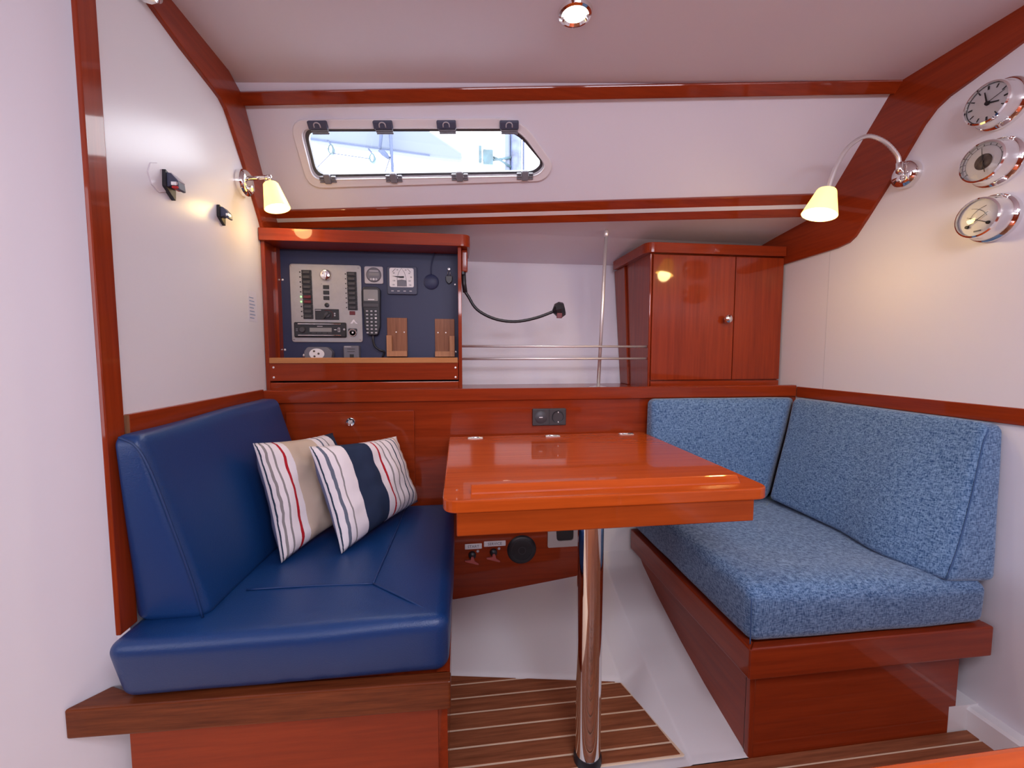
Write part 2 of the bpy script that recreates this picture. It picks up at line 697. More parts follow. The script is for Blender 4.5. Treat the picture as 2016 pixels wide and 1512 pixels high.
# diagonal white wall running towards the camera from the bulkhead end
dx, dy = -0.047, -0.055
L_ = math.hypot(dx, dy)
dx, dy = dx / L_, dy / L_
p0 = (-0.612, 0.885)
p1 = (p0[0] + dx * 1.25, p0[1] + dy * 1.25)
nx_, ny_ = -dy, dx
if nx_ > 0:
    nx_, ny_ = -nx_, -ny_
struct(prism('wall_corner', [p0, p1, (p1[0] + nx_ * 0.03, p1[1] + ny_ * 0.03), (p0[0] + nx_ * 0.03, p0[1] + ny_ * 0.03)], 'z', -0.05, 1.69, 'white_panel'))
struct(box('wall_rear', (-2.0, -1.75, -0.05), (1.30, -1.70, 1.69), 'mahogany_x'))
struct(box('wall_entry', (-2.0, -1.75, -0.05), (-1.95, 1.4, 1.69), 'mahogany_y'))

# cabin side: inclined panel with the window opening
UL, LL, UR = Vector((-0.602, 1.337, 1.632)), Vector((-0.602, 1.557, 1.375)), Vector((1.2257, 1.106, 1.638))
EU = (UR - UL).normalized()
NN = (UR - UL).cross(LL - UL).normalized()
if NN.y > 0:
    NN = -NN
EV = NN.cross(EU).normalized()
if EV.z > 0:
    EV = -EV
CS = Matrix(((EU.x, EV.x, NN.x, UL.x), (EU.y, EV.y, NN.y, UL.y), (EU.z, EV.z, NN.z, UL.z), (0, 0, 0, 1)))


def cs(u, v, n=0.0):
    return CS @ Vector((u, v, n))


def ring_slab(name, outer, inner, n0, n1, mat, parent=None, xf=CS, bev=0.0):
    """plate with a hole, both loops in plate coordinates with the same number of points"""
    bm = bmesh.new()
    loops = []
    for n_, lp in ((n0, outer), (n0, inner), (n1, outer), (n1, inner)):
        loops.append([bm.verts.new((u, v, n_)) for u, v in lp])
    k = len(outer)
    for i in range(k):
        j = (i + 1) % k
        bm.faces.new((loops[0][i], loops[0][j], loops[1][j], loops[1][i]))
        bm.faces.new((loops[2][i], loops[2][j], loops[3][j], loops[3][i]))
        bm.faces.new((loops[0][i], loops[0][j], loops[2][j], loops[2][i]))
        bm.faces.new((loops[1][i], loops[1][j], loops[3][j], loops[3][i]))
    bmesh.ops.recalc_face_normals(bm, faces=bm.faces)
    if bev:
        es = [e for e in bm.edges if e.calc_face_angle(0) > 0.9]
        bmesh.ops.bevel(bm, geom=es, offset=bev, segments=3, profile=0.5, affect='EDGES')
    return bm_obj(name, bm, mat, parent, False, xf)


W_OUT = [(0.112, 0.062), (0.790, 0.060), (0.898, 0.190), (0.868, 0.236), (0.105, 0.256)]
W_IN = [(0.139, 0.085), (0.785, 0.086), (0.872, 0.190), (0.845, 0.218), (0.130, 0.228)]
RAD_O = [0.05, 0.06, 0.035, 0.03, 0.05]
RAD_I = [0.030, 0.045, 0.025, 0.02, 0.032]
wo, wi = rpoly(W_OUT, RAD_O, 7), rpoly(W_IN, RAD_I, 7)
# outer boundary of the panel sampled to pair up with the opening
cu_, cv_ = 0.5, 0.155


def ray_rect(u, v, x0, x1, y0, y1):
    du, dv = u - cu_, v - cv_
    ts = []
    if du > 0:
        ts.append((x1 - cu_) / du)
    if du < 0:
        ts.append((x0 - cu_) / du)
    if dv > 0:
        ts.append((y1 - cv_) / dv)
    if dv < 0:
        ts.append((y0 - cv_) / dv)
    t = min(ts)
    return (cu_ + du * t, cv_ + dv * t)


bm = bmesh.new()
hole = [bm.verts.new((u, v, 0)) for u, v in wi]
outr = [bm.verts.new((u, v, 0)) for u, v in [(-0.08, -0.05), (1.92, -0.05), (1.92, 0.325), (-0.08, 0.375)]]
es = [bm.edges.new((hole[i], hole[(i + 1) % len(hole)])) for i in range(len(hole))] + [bm.edges.new((outr[i], outr[(i + 1) % 4])) for i in range(4)]
bmesh.ops.triangle_fill(bm, edges=es, use_beauty=True)
ext = bmesh.ops.extrude_face_region(bm, geom=list(bm.faces))
for v in [g for g in ext['geom'] if isinstance(g, bmesh.types.BMVert)]:
    v.co.z -= 0.02
struct(bm_obj('wall_cabin_side', bm, 'white_lining', None, False, CS))

# window
win = thing('window_1', tuple(cs(0.5, 0.16, 0)), 'long narrow cabin window with clips, pointed at its right end', 'window')
win['kind'] = 'structure'
ring_slab('window_frame', wo, wi, -0.001, 0.009, 'window_frame', win, CS, 0.003)
lip = rpoly([(u + (0.5 - u) * 0.012, v + (0.155 - v) * 0.05) for u, v in W_IN], RAD_I, 7)
lip2 = rpoly([(u + (0.5 - u) * 0.035, v + (0.155 - v) * 0.15) for u, v in W_IN], RAD_I, 7)
ring_slab('inner_lip', rpoly([(u + (u - 0.5) * 0.006, v + (v - 0.155) * 0.03) for u, v in W_IN], RAD_I, 7), wi, 0.004, 0.0115, 'window_frame', win, CS, 0.001)
ring_slab('gasket', lip, lip2, -0.016, -0.002, 'dark_grey', win, CS)
ring_slab('pane_frame', wi, lip, -0.018, 0.001, 'pale_grey', win, CS)
bm = bmesh.new()
for nn in (-0.013, -0.010):
    bm.faces.new([bm.verts.new((u, v, nn)) for u, v in lip])
bm_obj('pane', bm, 'clear_pane', win, False, CS)
for k, (u, v, up) in enumerate([(0.196, 0.080, 1), (0.387, 0.080, 1), (0.573, 0.080, 1), (0.757, 0.081, 1), (0.178, 0.228, 0), (0.389, 0.226, 0), (0.599, 0.222, 0), (0.806, 0.220, 0)]):
    if up:
        c = box('clip', (u - 0.028, v - 0.016, 0.006), (u + 0.028, v + 0.006, 0.020), 'clip_dark', win, 0.003, 2, CS)
        arch = [(u + 0.009 * math.cos(a), v - 0.006 - 0.007 * math.sin(a), 0.0205) for a in [PI * q / 8 for q in range(9)]]
        arch = [(u + 0.009, v, 0.0205)] + arch + [(u - 0.009, v, 0.0205)]
        tube('arch_mark', arch, 0.0018, 'pale_grey', c, 6, 0, CS)
        for q in range(3):
            box('ridge', (u - 0.024, v + 0.007 + q * 0.005, 0.004), (u + 0.026, v + 0.0105 + q * 0.005, 0.017 - q * 0.003), 'clip_grey', c, 0.001, 1, CS)
    else:
        c = box('clip', (u - 0.011, v - 0.018, 0.006), (u + 0.011, v + 0.012, 0.018), 'clip_grey', win, 0.004, 2, CS)
        for s in (-1, 1):
            for q in range(3):
                box('ridge', (u + s * 0.012 - 0.0 if s > 0 else u - 0.026, v - 0.010 + q * 0.007, 0.004), (u + 0.026 if s > 0 else u - 0.012, v - 0.005 + q * 0.007, 0.014), 'clip_grey', c, 0.001, 1, CS)

# upper and lower mahogany beams along the cabin side
def beam(name, u0, u1, va, vb, h0, h1, mat, n0=-0.002, n1=0.014, parent=None, bev=0.003):
    bm = bmesh.new()
    pts = [(u0, va, h0), (u1, vb, h1)]
    vv = []
    for u, v, h in pts:
        for dv, n_ in ((0, n0), (h, n0), (h, n1), (0, n1)):
            vv.append(bm.verts.new((u, v + dv, n_)))
    bm.faces.new(vv[0:4][::-1])
    bm.faces.new(vv[4:8])
    for i in range(4):
        j = (i + 1) % 4
        bm.faces.new((vv[i], vv[j], vv[4 + j], vv[4 + i]))
    bmesh.ops.recalc_face_normals(bm, faces=bm.faces)
    bevel_all(bm, bev, 2)
    return bm_obj(name, bm, mat, parent, False, CS)


struct(beam('trim_2', -0.02, 1.85, -0.006, -0.030, 0.033, 0.033, 'mahogany_x', -0.01, 0.016))
tb = struct(beam('trim_3', -0.06, 1.80, 0.328, 0.278, 0.062, 0.075, 'mahogany_x', -0.03, 0.012))
beam('inlay_strip', -0.05, 1.77, 0.3525, 0.3095, 0.013, 0.0135, 'alu_strip', 0.010, 0.0135, tb, 0.0005)

# underside of the side deck and the hull lining behind the shelf
bm = bmesh.new()
prof_l = [(1.570, 1.3465), (1.66, 1.326), (1.86, 1.288)]
prof_r = [(1.318, 1.3755), (1.60, 1.338), (1.86, 1.288)]
xs_ = (XL - 0.02, XR + 0.02)
a = [bm.verts.new((xs_[0], y, z)) for y, z in prof_l]
b_ = [bm.verts.new((xs_[1], y, z)) for y, z in prof_r]
a2 = [bm.verts.new((xs_[0], y, z + 0.03)) for y, z in prof_l]
b2 = [bm.verts.new((xs_[1], y, z + 0.03)) for y, z in prof_r]
for lo_, hi_ in ((a, b_), (a2, b2)):
    for i in range(2):
        bm.faces.new((lo_[i], lo_[i + 1], hi_[i + 1], hi_[i]))
bm.faces.new((a[0], b_[0], b2[0], a2[0]))
bm.faces.new((a[2], b_[2], b2[2], a2[2]))
bm.faces.new(a + a2[::-1])
bm.faces.new(b_ + b2[::-1])
struct(bm_obj('wall_deck_underside', bm, 'white_lining'))
struct(prism('wall_hull', [(1.735, 0.74), (1.855, 1.34), (1.885, 1.34), (1.765, 0.74)], 'x', XL - 0.02, XR + 0.02, 'white_lining'))

# mahogany back panel, shelf and rails
struct(prism('wall_back', [(-0.62, 0.30), (-0.02, 0.057), (0.30, 0.098), (0.435, 0.116), (0.47, 0.12), (0.47, 0.30), (1.24, 0.30), (1.24, 0.76), (-0.62, 0.76)], 'y', YB, YB + 0.016, 'mahogany_x'))
struct(box('wall_back_lower', (-0.62, YB + 0.010, -0.02), (1.24, YB + 0.03, 0.5), 'white_gelcoat'))
struct(box('trim_4', (-0.62, YB + 0.012, 0.755), (1.24, 1.79, 0.772), 'mahogany_x'))           # shelf board
struct(prism('trim_5', [(YB - 0.010, 0.743), (YB + 0.016, 0.743), (YB + 0.016, 0.784), (YB - 0.010, 0.784)], 'x', -0.604, 1.226, 'mahogany_x', None, 0.003))
r1 = struct(box('trim_6', (XL - 0.002, 0.852, 0.745), (XL + 0.009, YB - 0.009, 0.788), 'mahogany_y', None, 0.002))
box('end_block', (XL - 0.001, 0.846, 0.746), (XL + 0.0085, 0.853, 0.787), 'end_grain', r1)
struct(box('trim_7', (XR - 0.0065, -1.7, 0.741), (XR + 0.002, YB - 0.009, 0.779), 'mahogany_y', None, 0.002))

# curved mahogany edging of both bulkheads
outer_r = [(-1.7, 1.60), (0.60, 1.597), (0.821, 1.577), (0.915, 1.553), (0.962, 1.542), (0.990, 1.528), (1.016, 1.502), (1.087, 1.401), (1.160, 1.306), (1.196, 1.262), (1.218, 1.248), (1.26, 1.241), (1.52, 1.234)]
inner_r = [(1.62, 1.334), (1.362, 1.377), (1.230, 1.511), (1.106, 1.640), (1.062, 1.66), (-1.7, 1.66)]
struct(prism('trim_8', outer_r + inner_r, 'x', XR - 0.010, XR + 0.004, 'mahogany_y', None, 0.0015, 1))
outer_l = [(-0.2, 1.600), (0.80, 1.600), (0.978, 1.594), (1.075, 1.576), (1.195, 1.561), (1.226, 1.556), (1.250, 1.544), (1.270, 1.523), (1.353, 1.418), (1.428, 1.305), (1.455, 1.25)]
inner_l = [(1.60, 1.25), (1.56, 1.325), (1.453, 1.453), (1.338, 1.630), (1.25, 1.66), (-0.2, 1.66)]
outer_l = [(0.818, 1.600)] + outer_l[2:]
inner_l = inner_l[:-1] + [(0.818, 1.66)]
struct(prism('trim_9', outer_l + inner_l, 'x', XL - 0.004, XL + 0.010, 'mahogany_y', None, 0.0015, 1))
# post capping the end of the left bulkhead
struct(box('trim_10', (-0.6075, 0.797, 0.400), (-0.599, 0.838, 1.66), 'mahogany_z', None, 0.002, 3))
# white kerb at the foot of the right bulkhead
struct(prism('baseboard_right', [(1.200, -0.01), (XR + 0.01, -0.01), (XR + 0.01, 0.056), (1.206, 0.056), (1.200, 0.050)], 'y', -1.6, 0.86, 'white_gelcoat'))
struct(box('baseboard_end', (1.1505, 0.8082, -0.02), (XR + 0.01, 0.86, 0.0605), 'white_gelcoat'))
seam_ = box('panel_seam', (XR - 0.0004, 1.290, 0.78), (XR + 0.001, 1.2912, 1.245), 'pale_grey', bpy.data.objects['wall_right'])

# ------------------------------------------------------------------ left seat
sb = thing('dinette_bench', (-0.32, 0.85, 0), 'mahogany seat base with solid wood edge board under dark blue leather cushion', 'bench')
prism('edge_board', [(-0.020, 0.767), (-0.690, 0.788), (-0.648, 0.838), (-0.60, 0.815), (-0.020, 0.795)], 'z', 0.222, 0.279, 'mahogany_solid', sb, 0.004, 3)
prism('front_panel', [(-0.046, 0.793), (-0.602, 0.806), (-0.602, 0.82), (-0.046, 0.81)], 'z', -0.004, 0.224, 'mahogany_x', sb)
box('side_panel', (-0.048, 0.800, -0.004), (-0.028, 1.403, 0.276), 'mahogany_y', sb)
box('seat_board', (-0.603, 0.80, 0.250), (-0.022, 1.403, 0.274), 'mahogany_y', sb)


def lw(p, u):
    """pleats on the front of the leather cushion"""
    if p.y < 0.81 and u[2] > 0.05:
        f = sstep(0.84, 0.775, p.y) * sstep(0.02, 0.25, u[2]) * sstep(1.0, 0.7, u[2])
        p.y += f * 0.0016 * math.sin(p.x * 95) * sstep(-0.45, -0.3, p.x) * sstep(-0.02, -0.15, p.x)
    return p


sc1 = cushion('seat_cushion', [(-0.606, 0.794, 0.2795), (-0.024, 0.786, 0.2795), (-0.020, 1.392, 0.2795), (-0.600, 1.392, 0.2795)],
              [(-0.606, 0.756, 0.405), (-0.020, 0.762, 0.408), (-0.018, 1.392, 0.405), (-0.600, 1.392, 0.405)], 0.026, 'leather', None,
              (0.002, 0.004, 0.008, 0, 0, 0.006), 18, 0.002, lw)
tag(sc1, 'dark blue leather seat cushion under the striped pillows', 'cushion')
zt_ = 0.4115


def seam(name, pts, parent, mat='leather_seam', r=0.0022):
    return tube(name, catmull(pts, 6), r, mat, parent, 6)


seam('seam', [(-0.44, 0.905, zt_), (-0.32, 0.902, zt_ + 0.001), (-0.184, 0.896, zt_)], sc1)
seam('seam', [(-0.184, 0.896, zt_), (-0.10, 0.825, zt_ - 0.002), (-0.035, 0.776, zt_ - 0.012)], sc1)
seam('seam', [(-0.184, 0.896, zt_), (-0.176, 1.10, zt_ + 0.001), (-0.170, 1.38, zt_ - 0.003)], sc1)
bc1 = cushion('back_cushion', [(-0.598, 0.822, 0.402), (-0.468, 0.826, 0.398), (-0.440, 1.372, 0.402), (-0.598, 1.385, 0.402)],
              [(-0.598, 0.802, 0.756), (-0.556, 0.806, 0.754), (-0.545, 1.362, 0.764), (-0.598, 1.375, 0.764)], 0.020, 'leather', None,
              (0, 0.010, 0.004, 0.003, 0, 0.003), 16, 0.0022)
tag(bc1, 'dark blue leather back cushion leaning on the left bulkhead', 'cushion')
seam('seam', [(-0.478, 0.822, 0.408), (-0.490, 0.818, 0.48), (-0.512, 0.812, 0.58), (-0.540, 0.807, 0.69), (-0.560, 0.805, 0.737), (-0.585, 0.803, 0.755)], bc1)


# striped pillows
def pillow(name, bl, br, tl, tr, thick, mat, label):
    from mathutils import noise as mnoise
    bl, br, tl, tr = map(Vector, (bl, br, tl, tr))
    nrm = ((br - bl).cross(tl - bl)).normalized()
    if nrm.y > 0:
        nrm = -nrm
    n = 30
    bm = bmesh.new()
    uvl = bm.loops.layers.uv.new('UVMap')
    grid = {}
    for side in (1, -1):
        for j in range(n + 1):
            for i in range(n + 1):
                u, v = i / n, j / n
                a, c = 2 * u - 1, 2 * v - 1
                edge = i in (0, n) or j in (0, n)
                if edge and side == -1:
                    grid[(side, i, j)] = grid[(1, i, j)]
                    continue
                p = bl * (1 - u) * (1 - v) + br * u * (1 - v) + tr * u * v + tl * (1 - u) * v
                ctr = (bl + br + tl + tr) / 4
                pin = 0.055 * ((1 - a * a) * abs(c) ** 3 + (1 - c * c) * abs(a) ** 3)
                p = p + (ctr - p) * pin
                h = (max(0, 1 - a ** 4) * max(0, 1 - c ** 4)) ** 0.62
                wr = mnoise.noise(p * 18) * 0.010 + mnoise.noise(p * 48) * 0.0032
                pleat = 0.0016 * math.sin(v * 44 + 3 * mnoise.noise(p * 12)) * (abs(a) ** 6)
                p = p + nrm * (side * (thick * h) + wr * h ** 0.5 + (pleat if side == 1 else 0) * (0 if edge else 1))
                grid[(side, i, j)] = bm.verts.new(p)
    for side in (1, -1):
        for j in range(n):
            for i in range(n):
                idx = [(i, j), (i + 1, j), (i + 1, j + 1), (i, j + 1)]
                if side == -1:
                    idx = idx[::-1]
                f = bm.faces.new([grid[(side, *q)] for q in idx])
                f.material_index = 0 if side == 1 else 1
                for lp, q in zip(f.loops, idx):
                    lp[uvl].uv = (q[0] / n, q[1] / n)
    o = bm_obj(name, bm, [mat, 'denim'], None, True)
    hem = [grid_p for grid_p in ()]
    return tag(o, label, 'pillow', 'striped pillows on the leather seat')


pillow('throw_pillow', (-0.413, 1.010, 0.413), (-0.30, 1.290, 0.430), (-0.484, 1.055, 0.688), (-0.383, 1.335, 0.658), 0.038, 'stripes_beige',
       'striped pillow with a wide beige band and red line, half hidden behind the navy one')
pillow('throw_pillow', (-0.287, 1.040, 0.413), (-0.131, 1.335, 0.432), (-0.372, 1.095, 0.668), (-0.195, 1.345, 0.641), 0.042, 'stripes_navy',
       'striped pillow with a wide navy band, the front one of the two')

# ------------------------------------------------------------------ right seat
sr = thing('dinette_bench', (0.92, 0.85, 0), 'glossy mahogany seat base with edge boards under light blue fabric cushion', 'bench')
prism('edge_board', [(0.604, 0.776), (1.206, 0.774), (1.206, 0.797), (0.627, 0.799)], 'z', 0.208, 0.279, 'mahogany_x', sr, 0.004, 3)
prism('edge_board', [(0.604, 0.776), (0.627, 0.799), (0.627, 1.395), (0.602, 1.395)], 'z', 0.208, 0.279, 'mahogany_y', sr, 0.004, 3)
prism('front_panel', [(0.634, -0.004), (1.150, -0.004), (1.150, 0.062), (1.168, 0.062), (1.168, 0.210), (0.634, 0.210)], 'y', 0.808, 0.824, 'mahogany_x', sr)
box('corner_post', (0.632, 0.806, -0.004), (0.645, 0.822, 0.210), 'mahogany_z', sr, 0.003, 2)
box('side_panel', (0.634, 0.818, -0.004), (0.650, 1.403, 0.210), 'mahogany_y', sr)
box('seat_board', (0.625, 0.797, 0.250), (1.215, 1.403, 0.272), 'mahogany_y', sr)


def rw(p, u):
    """dip worn into the middle of the seat"""
    f = sstep(0.60, 0.78, p.x) * sstep(1.22, 1.0, p.x) * sstep(0.80, 0.98, p.y)
    p.z -= sstep(0.1, 1.0, u[2]) * (0.014 * f + 0.008 * sstep(0.84, 0.76, p.y))
    return p


sc2 = cushion('seat_cushion', [(0.610, 0.784, 0.2795), (1.196, 0.782, 0.2795), (1.210, 1.392, 0.2795), (0.612, 1.392, 0.2795)],
              [(0.604, 0.782, 0.412), (1.190, 0.775, 0.386), (1.210, 1.392, 0.390), (0.604, 1.392, 0.408)], 0.024, 'blue_weave', None,
              (0.004, 0, 0.006, 0, 0, 0.012), 18, 0.0025, rw)
tag(sc2, 'light blue woven fabric seat cushion beside the table', 'cushion')
seam('seam', [(0.6085, 0.7835, 0.285), (0.607, 0.782, 0.34), (0.607, 0.783, 0.385)], sc2, 'cloth_seam', 0.0015)
bc2 = cushion('back_cushion', [(1.082, 0.782, 0.384), (1.224, 0.784, 0.372), (1.226, 1.385, 0.392), (1.042, 1.292, 0.400)],
              [(1.172, 0.798, 0.744), (1.226, 0.800, 0.738), (1.226, 1.385, 0.740), (1.166, 1.338, 0.741)], 0.018, 'blue_weave', None,
              (0.010, 0, 0.003, 0, 0, 0.003), 16, 0.002, lambda p, u: Vector((p.x - 0.028 * (1 - u[0]) * (1 - u[2]) * sstep(0.30, 0.0, abs(u[1] - 0.25)), p.y, p.z)))
tag(bc2, 'light blue fabric back cushion leaning on the white right bulkhead', 'cushion')
seam('seam', [(1.085, 0.786, 0.392), (1.112, 0.787, 0.47), (1.140, 0.790, 0.58), (1.165, 0.795, 0.69), (1.180, 0.797, 0.730)], bc2, 'cloth_seam', 0.0016)
bc3 = cushion('back_cushion', [(0.648, 1.300, 0.395), (1.040, 1.296, 0.395), (1.150, 1.398, 0.395), (0.648, 1.398, 0.395)],
              [(0.650, 1.348, 0.742), (1.160, 1.342, 0.740), (1.218, 1.392, 0.740), (0.650, 1.392, 0.742)], 0.018, 'blue_weave', None,
              (0.003, 0, 0.006, 0, 0, 0.003), 14, 0.002)
tag(bc3, 'light blue fabric back cushion against the mahogany panel behind the table', 'cushion')

# ------------------------------------------------------------------ table
ZT = 0.626
tb = thing('dinette_table', (0.29, 0.84, 0), 'glossy varnished mahogany table on a chrome leg between the two seats', 'table')
tt = prism('tabletop', rpoly([(-0.032, 0.773), (0.634, 0.771), (0.637, 1.388), (-0.032, 1.388)], [0.035, 0.035, 0.004, 0.004], 7), 'z', ZT - 0.024, ZT, 'mahogany_table', tb, 0.004, 3)
fd = prism('raised_edge', [(0.807, ZT - 0.002), (0.830, ZT - 0.002), (0.830, ZT + 0.012), (0.826, ZT + 0.0150), (0.820, ZT + 0.0145), (0.809, ZT + 0.003)], 'x', 0.022, 0.590, 'mahogany_table', tt, 0.0015, 1)
box('apron', (-0.006, 0.777, 0.556), (0.600, 0.797, ZT - 0.022), 'mahogany_apron', tb, 0.002, 1)
box('apron_side', (-0.006, 0.797, 0.556), (0.010, 1.30, ZT - 0.022), 'mahogany_y', tb)
box('apron_side', (0.584, 0.797, 0.556), (0.600, 1.30, ZT - 0.022), 'mahogany_y', tb)
leg = lathe('leg', [(0.0275, 0.006), (0.0275, 0.60)], 'chrome', tb, (0.277, 0.848, 0.0), n=40)
lathe('foot_ring', [(0.031, 0.0), (0.031, 0.010), (0.0285, 0.018), (0.0275, 0.018)], 'black_plastic', leg, (0.277, 0.848, 0.0005), n=40)
lathe('mounting_plate', [(0.05, 0.586), (0.05, 0.602)], 'steel_dark', leg, (0.277, 0.848, 0.0), n=30)
for hx in (0.052, 0.307, 0.562):
    h = box('hinge', (hx - 0.024, 1.346, ZT + 0.0002), (hx + 0.024, 1.366, ZT + 0.0022), 'steel', tb, 0.0006, 1)
    tube('pin', [(hx - 0.024, 1.356, ZT + 0.0028), (hx + 0.024, 1.356, ZT + 0.0028)], 0.0026, 'chrome', h, 8)
    for s in (-0.014, 0.004):
        box('slot', (hx + s, 1.349, ZT + 0.0022), (hx + s + 0.010, 1.353, ZT + 0.0027), 'ink', h)
box('joint_line', (-0.030, 1.3555, ZT - 0.0002), (0.634, 1.357, ZT + 0.0002), 'mahogany_solid', tt)

# ------------------------------------------------------------------ fittings on the back panel
ld = thing('locker_door', (-0.341, YB, 0.45), 'flush mahogany locker door with a round chrome catch behind the pillows', 'door')
box('door_panel', (-0.541, YB - 0.009, 0.44), (-0.145, YB + 0.002, 0.714), 'mahogany_x', ld, 0.0025, 2)
lathe('finger_catch', [(0.0, 0.001), (0.006, 0.001), (0.0075, 0.005), (0.0125, 0.006), (0.015, 0.003), (0.0155, 0.0)], 'chrome', ld, (-0.344, YB - 0.009, 0.681), (0, -1, 0), n=28, cap=False)
prism('catch_button', [(-0.354, 0.677), (-0.347, 0.674), (-0.334, 0.685), (-0.341, 0.688)], 'y', YB - 0.0145, YB - 0.010, 'steel', ld, 0.001, 1)

sk = thing('power_outlet', (0.305, YB, 0.655), 'dark brown double wall plate with switch and socket above the table', 'socket')
box('plate', (0.247, YB - 0.010, 0.655), (0.3635, YB + 0.001, 0.713), 'socket_brown', sk, 0.003, 2)
box('divider', (0.3045, YB - 0.0112, 0.657), (0.306, YB - 0.009, 0.711), 'ink', sk)
rk = lathe('switch_rocker', [(0.0, 0.0035), (0.018, 0.003), (0.0215, 0.0), (0.0215, -0.002)], 'dark_grey', sk, (0.276, YB - 0.010, 0.684), (0, -1, 0))
box('indicator', (0.269, YB - 0.0148, 0.6825), (0.281, YB - 0.0132, 0.6855), 'print_white', rk, 0.0005, 1)
so = lathe('socket_well', [(0.0, -0.004), (0.016, -0.004), (0.018, 0.0015), (0.021, 0.002), (0.0215, 0.0)], 'black_plastic', sk, (0.335, YB - 0.010, 0.684), (0, -1, 0), cap=False)
for s in (-1, 1):
    lathe('pin_hole', [(0.0, 0.001), (0.0028, 0.001), (0.0028, 0.0)], 'ink', so, (0.335 + s * 0.0085, YB - 0.0062, 0.686), (0, -1, 0), n=12)
    box('earth_clip', (0.3335, YB - 0.0135, 0.684 + s * 0.0165 - 0.002), (0.3365, YB - 0.009, 0.684 + s * 0.0165 + 0.002), 'steel', so)
lathe('centre_screw', [(0.0, 0.0012), (0.0025, 0.001), (0.003, 0)], 'steel', so, (0.335, YB - 0.0062, 0.681), (0, -1, 0), n=12)

spk = thing('speaker', (0.212, YB, 0.17), 'round black speaker grille on the panel below the table', 'speaker')
lathe('grille', [(0.0, 0.010), (0.022, 0.009), (0.042, 0.006), (0.049, 0.003), (0.051, 0.0)], 'black_plastic', spk, (0.212, YB, 0.221), (0, -1, 0), n=36)
for rr in (0.012, 0.024, 0.036):
    lathe('ring', [(rr - 0.0012, 0.008), (rr - 0.0012, 0.0108 - rr * 0.11), (rr + 0.0012, 0.0108 - rr * 0.11), (rr + 0.0012, 0.006)], 'dark_grey', spk, (0.212, YB, 0.221), (0, -1, 0), n=36, cap=False)

FX = Matrix.Rotation(PI / 2, 4, 'X')     # text facing the camera side (-y)


def front_text(name, s, size, mat, parent, x, y, z, rot=0.0):
    return text(name, s, size, mat, parent, Matrix.Translation((x, y, z)) @ FX @ Matrix.Rotation(rot, 4, 'Z'))


for cx, cz, s, lx0, lx1, lz, lbl in ((0.041, 0.213, 'START', 0.016, 0.074, 0.2425, 'battery switch under a white label reading START'),
                                     (0.114, 0.218, 'SERVICE', 0.081, 0.156, 0.2480, 'battery switch under a white label reading SERVICE')):
    t = thing('battery_switch', (cx, YB, cz - 0.03), lbl, 'switch', 'battery switches below the table')
    lp = box('label_plate', (lx0, YB - 0.003, lz - 0.0095), (lx1, YB + 0.001, lz + 0.0095), 'print_white', t, 0.002, 2)
    front_text('lettering', s, 0.0135, 'mid_grey', lp, (lx0 + lx1) / 2, YB - 0.0034, lz)
    lathe('hub', [(0.013, 0.0), (0.012, 0.008), (0.007, 0.012), (0.0, 0.013)], 'black_plastic', t, (cx, YB, cz), (0, -1, 0))
    prism('key_handle', [(cx - 0.026, cz - 0.012), (cx - 0.024, cz - 0.016), (cx + 0.020, cz - 0.030), (cx + 0.022, cz - 0.026), (cx + 0.008, cz - 0.016), (cx + 0.004, cz), (cx - 0.004, cz), (cx - 0.006, cz - 0.010)], 'y', YB - 0.018, YB - 0.012, 'pin_red', t, 0.001, 1)
    lathe('screw', [(0.0, 0.002), (0.004, 0.0015), (0.005, 0.0)], 'pale_grey', t, (cx + 0.019, YB, cz + 0.011), (0, -1, 0), n=14)

vt = thing('vent_panel', (0.36, YB, 0.22), 'cream square frame with a dark opening below the table', 'vent')
bmv = ring_slab('frame', rpoly([(0.303, 0.224), (0.417, 0.224), (0.417, 0.338), (0.303, 0.338)], 0.006, 4), rpoly([(0.335, 0.246), (0.395, 0.246), (0.395, 0.318), (0.331, 0.318)], 0.012, 4), -0.001, 0.006, 'vent_cream', vt, Matrix.Translation((0, YB, 0)) @ FX)
prism('recess', rrect(0.330, 0.397, 0.243, 0.320, 0.008), 'y', YB - 0.0015, YB + 0.001, 'ink', vt)

# ------------------------------------------------------------------ instrument cabinet
YC, YP = 1.432, 1.530
ic = thing('instrument_cabinet', (-0.30, YC, 0.772), 'open mahogany instrument cabinet with dark flare-tinted panel on the left of the shelf', 'cabinet')
prism('top_board', rpoly([(-0.608, YC - 0.014), (0.042, YC - 0.016), (0.042, 1.60), (-0.608, 1.60)], [0.002, 0.030, 0.004, 0.002], 7), 'z', 1.249, 1.287, 'mahogany_x', ic, 0.006, 3)
box('side_panel', (-0.6085, YC, 0.772), (-0.597, 1.60, 1.250), 'mahogany_z', ic, 0.001, 1)
box('side_panel', (0.001, YC, 0.772), (0.0125, 1.72, 1.250), 'mahogany_z', ic, 0.001, 1)
box('end_bracket', (0.0126, YC + 0.030, 1.175), (0.034, YC + 0.055, 1.250), 'mahogany_z', ic, 0.004, 2)
bp_ = box('back_board', (-0.597, YP, 0.80), (0.001, YP + 0.012, 1.250), 'flare_navy', ic)
box('shelf', (-0.597, YC + 0.006, 0.868), (0.001, YP, 0.878), 'mahogany_x', ic)
box('shelf_lip', (-0.597, YC - 0.002, 0.868), (-0.002, YC + 0.010, 0.886), 'light_strip', ic, 0.002, 2)
box('fascia', (-0.597, YC + 0.002, 0.812), (-0.001, YC + 0.014, 0.868), 'mahogany_x', ic)
box('lower_rail', (-0.597, YC - 0.001, 0.772), (0.001, YC + 0.014, 0.806), 'mahogany_x', ic, 0.002, 1)
box('inner_batten', (-0.597, 1.50, 0.885), (-0.590, YP, 1.249), 'mahogany_z', ic)
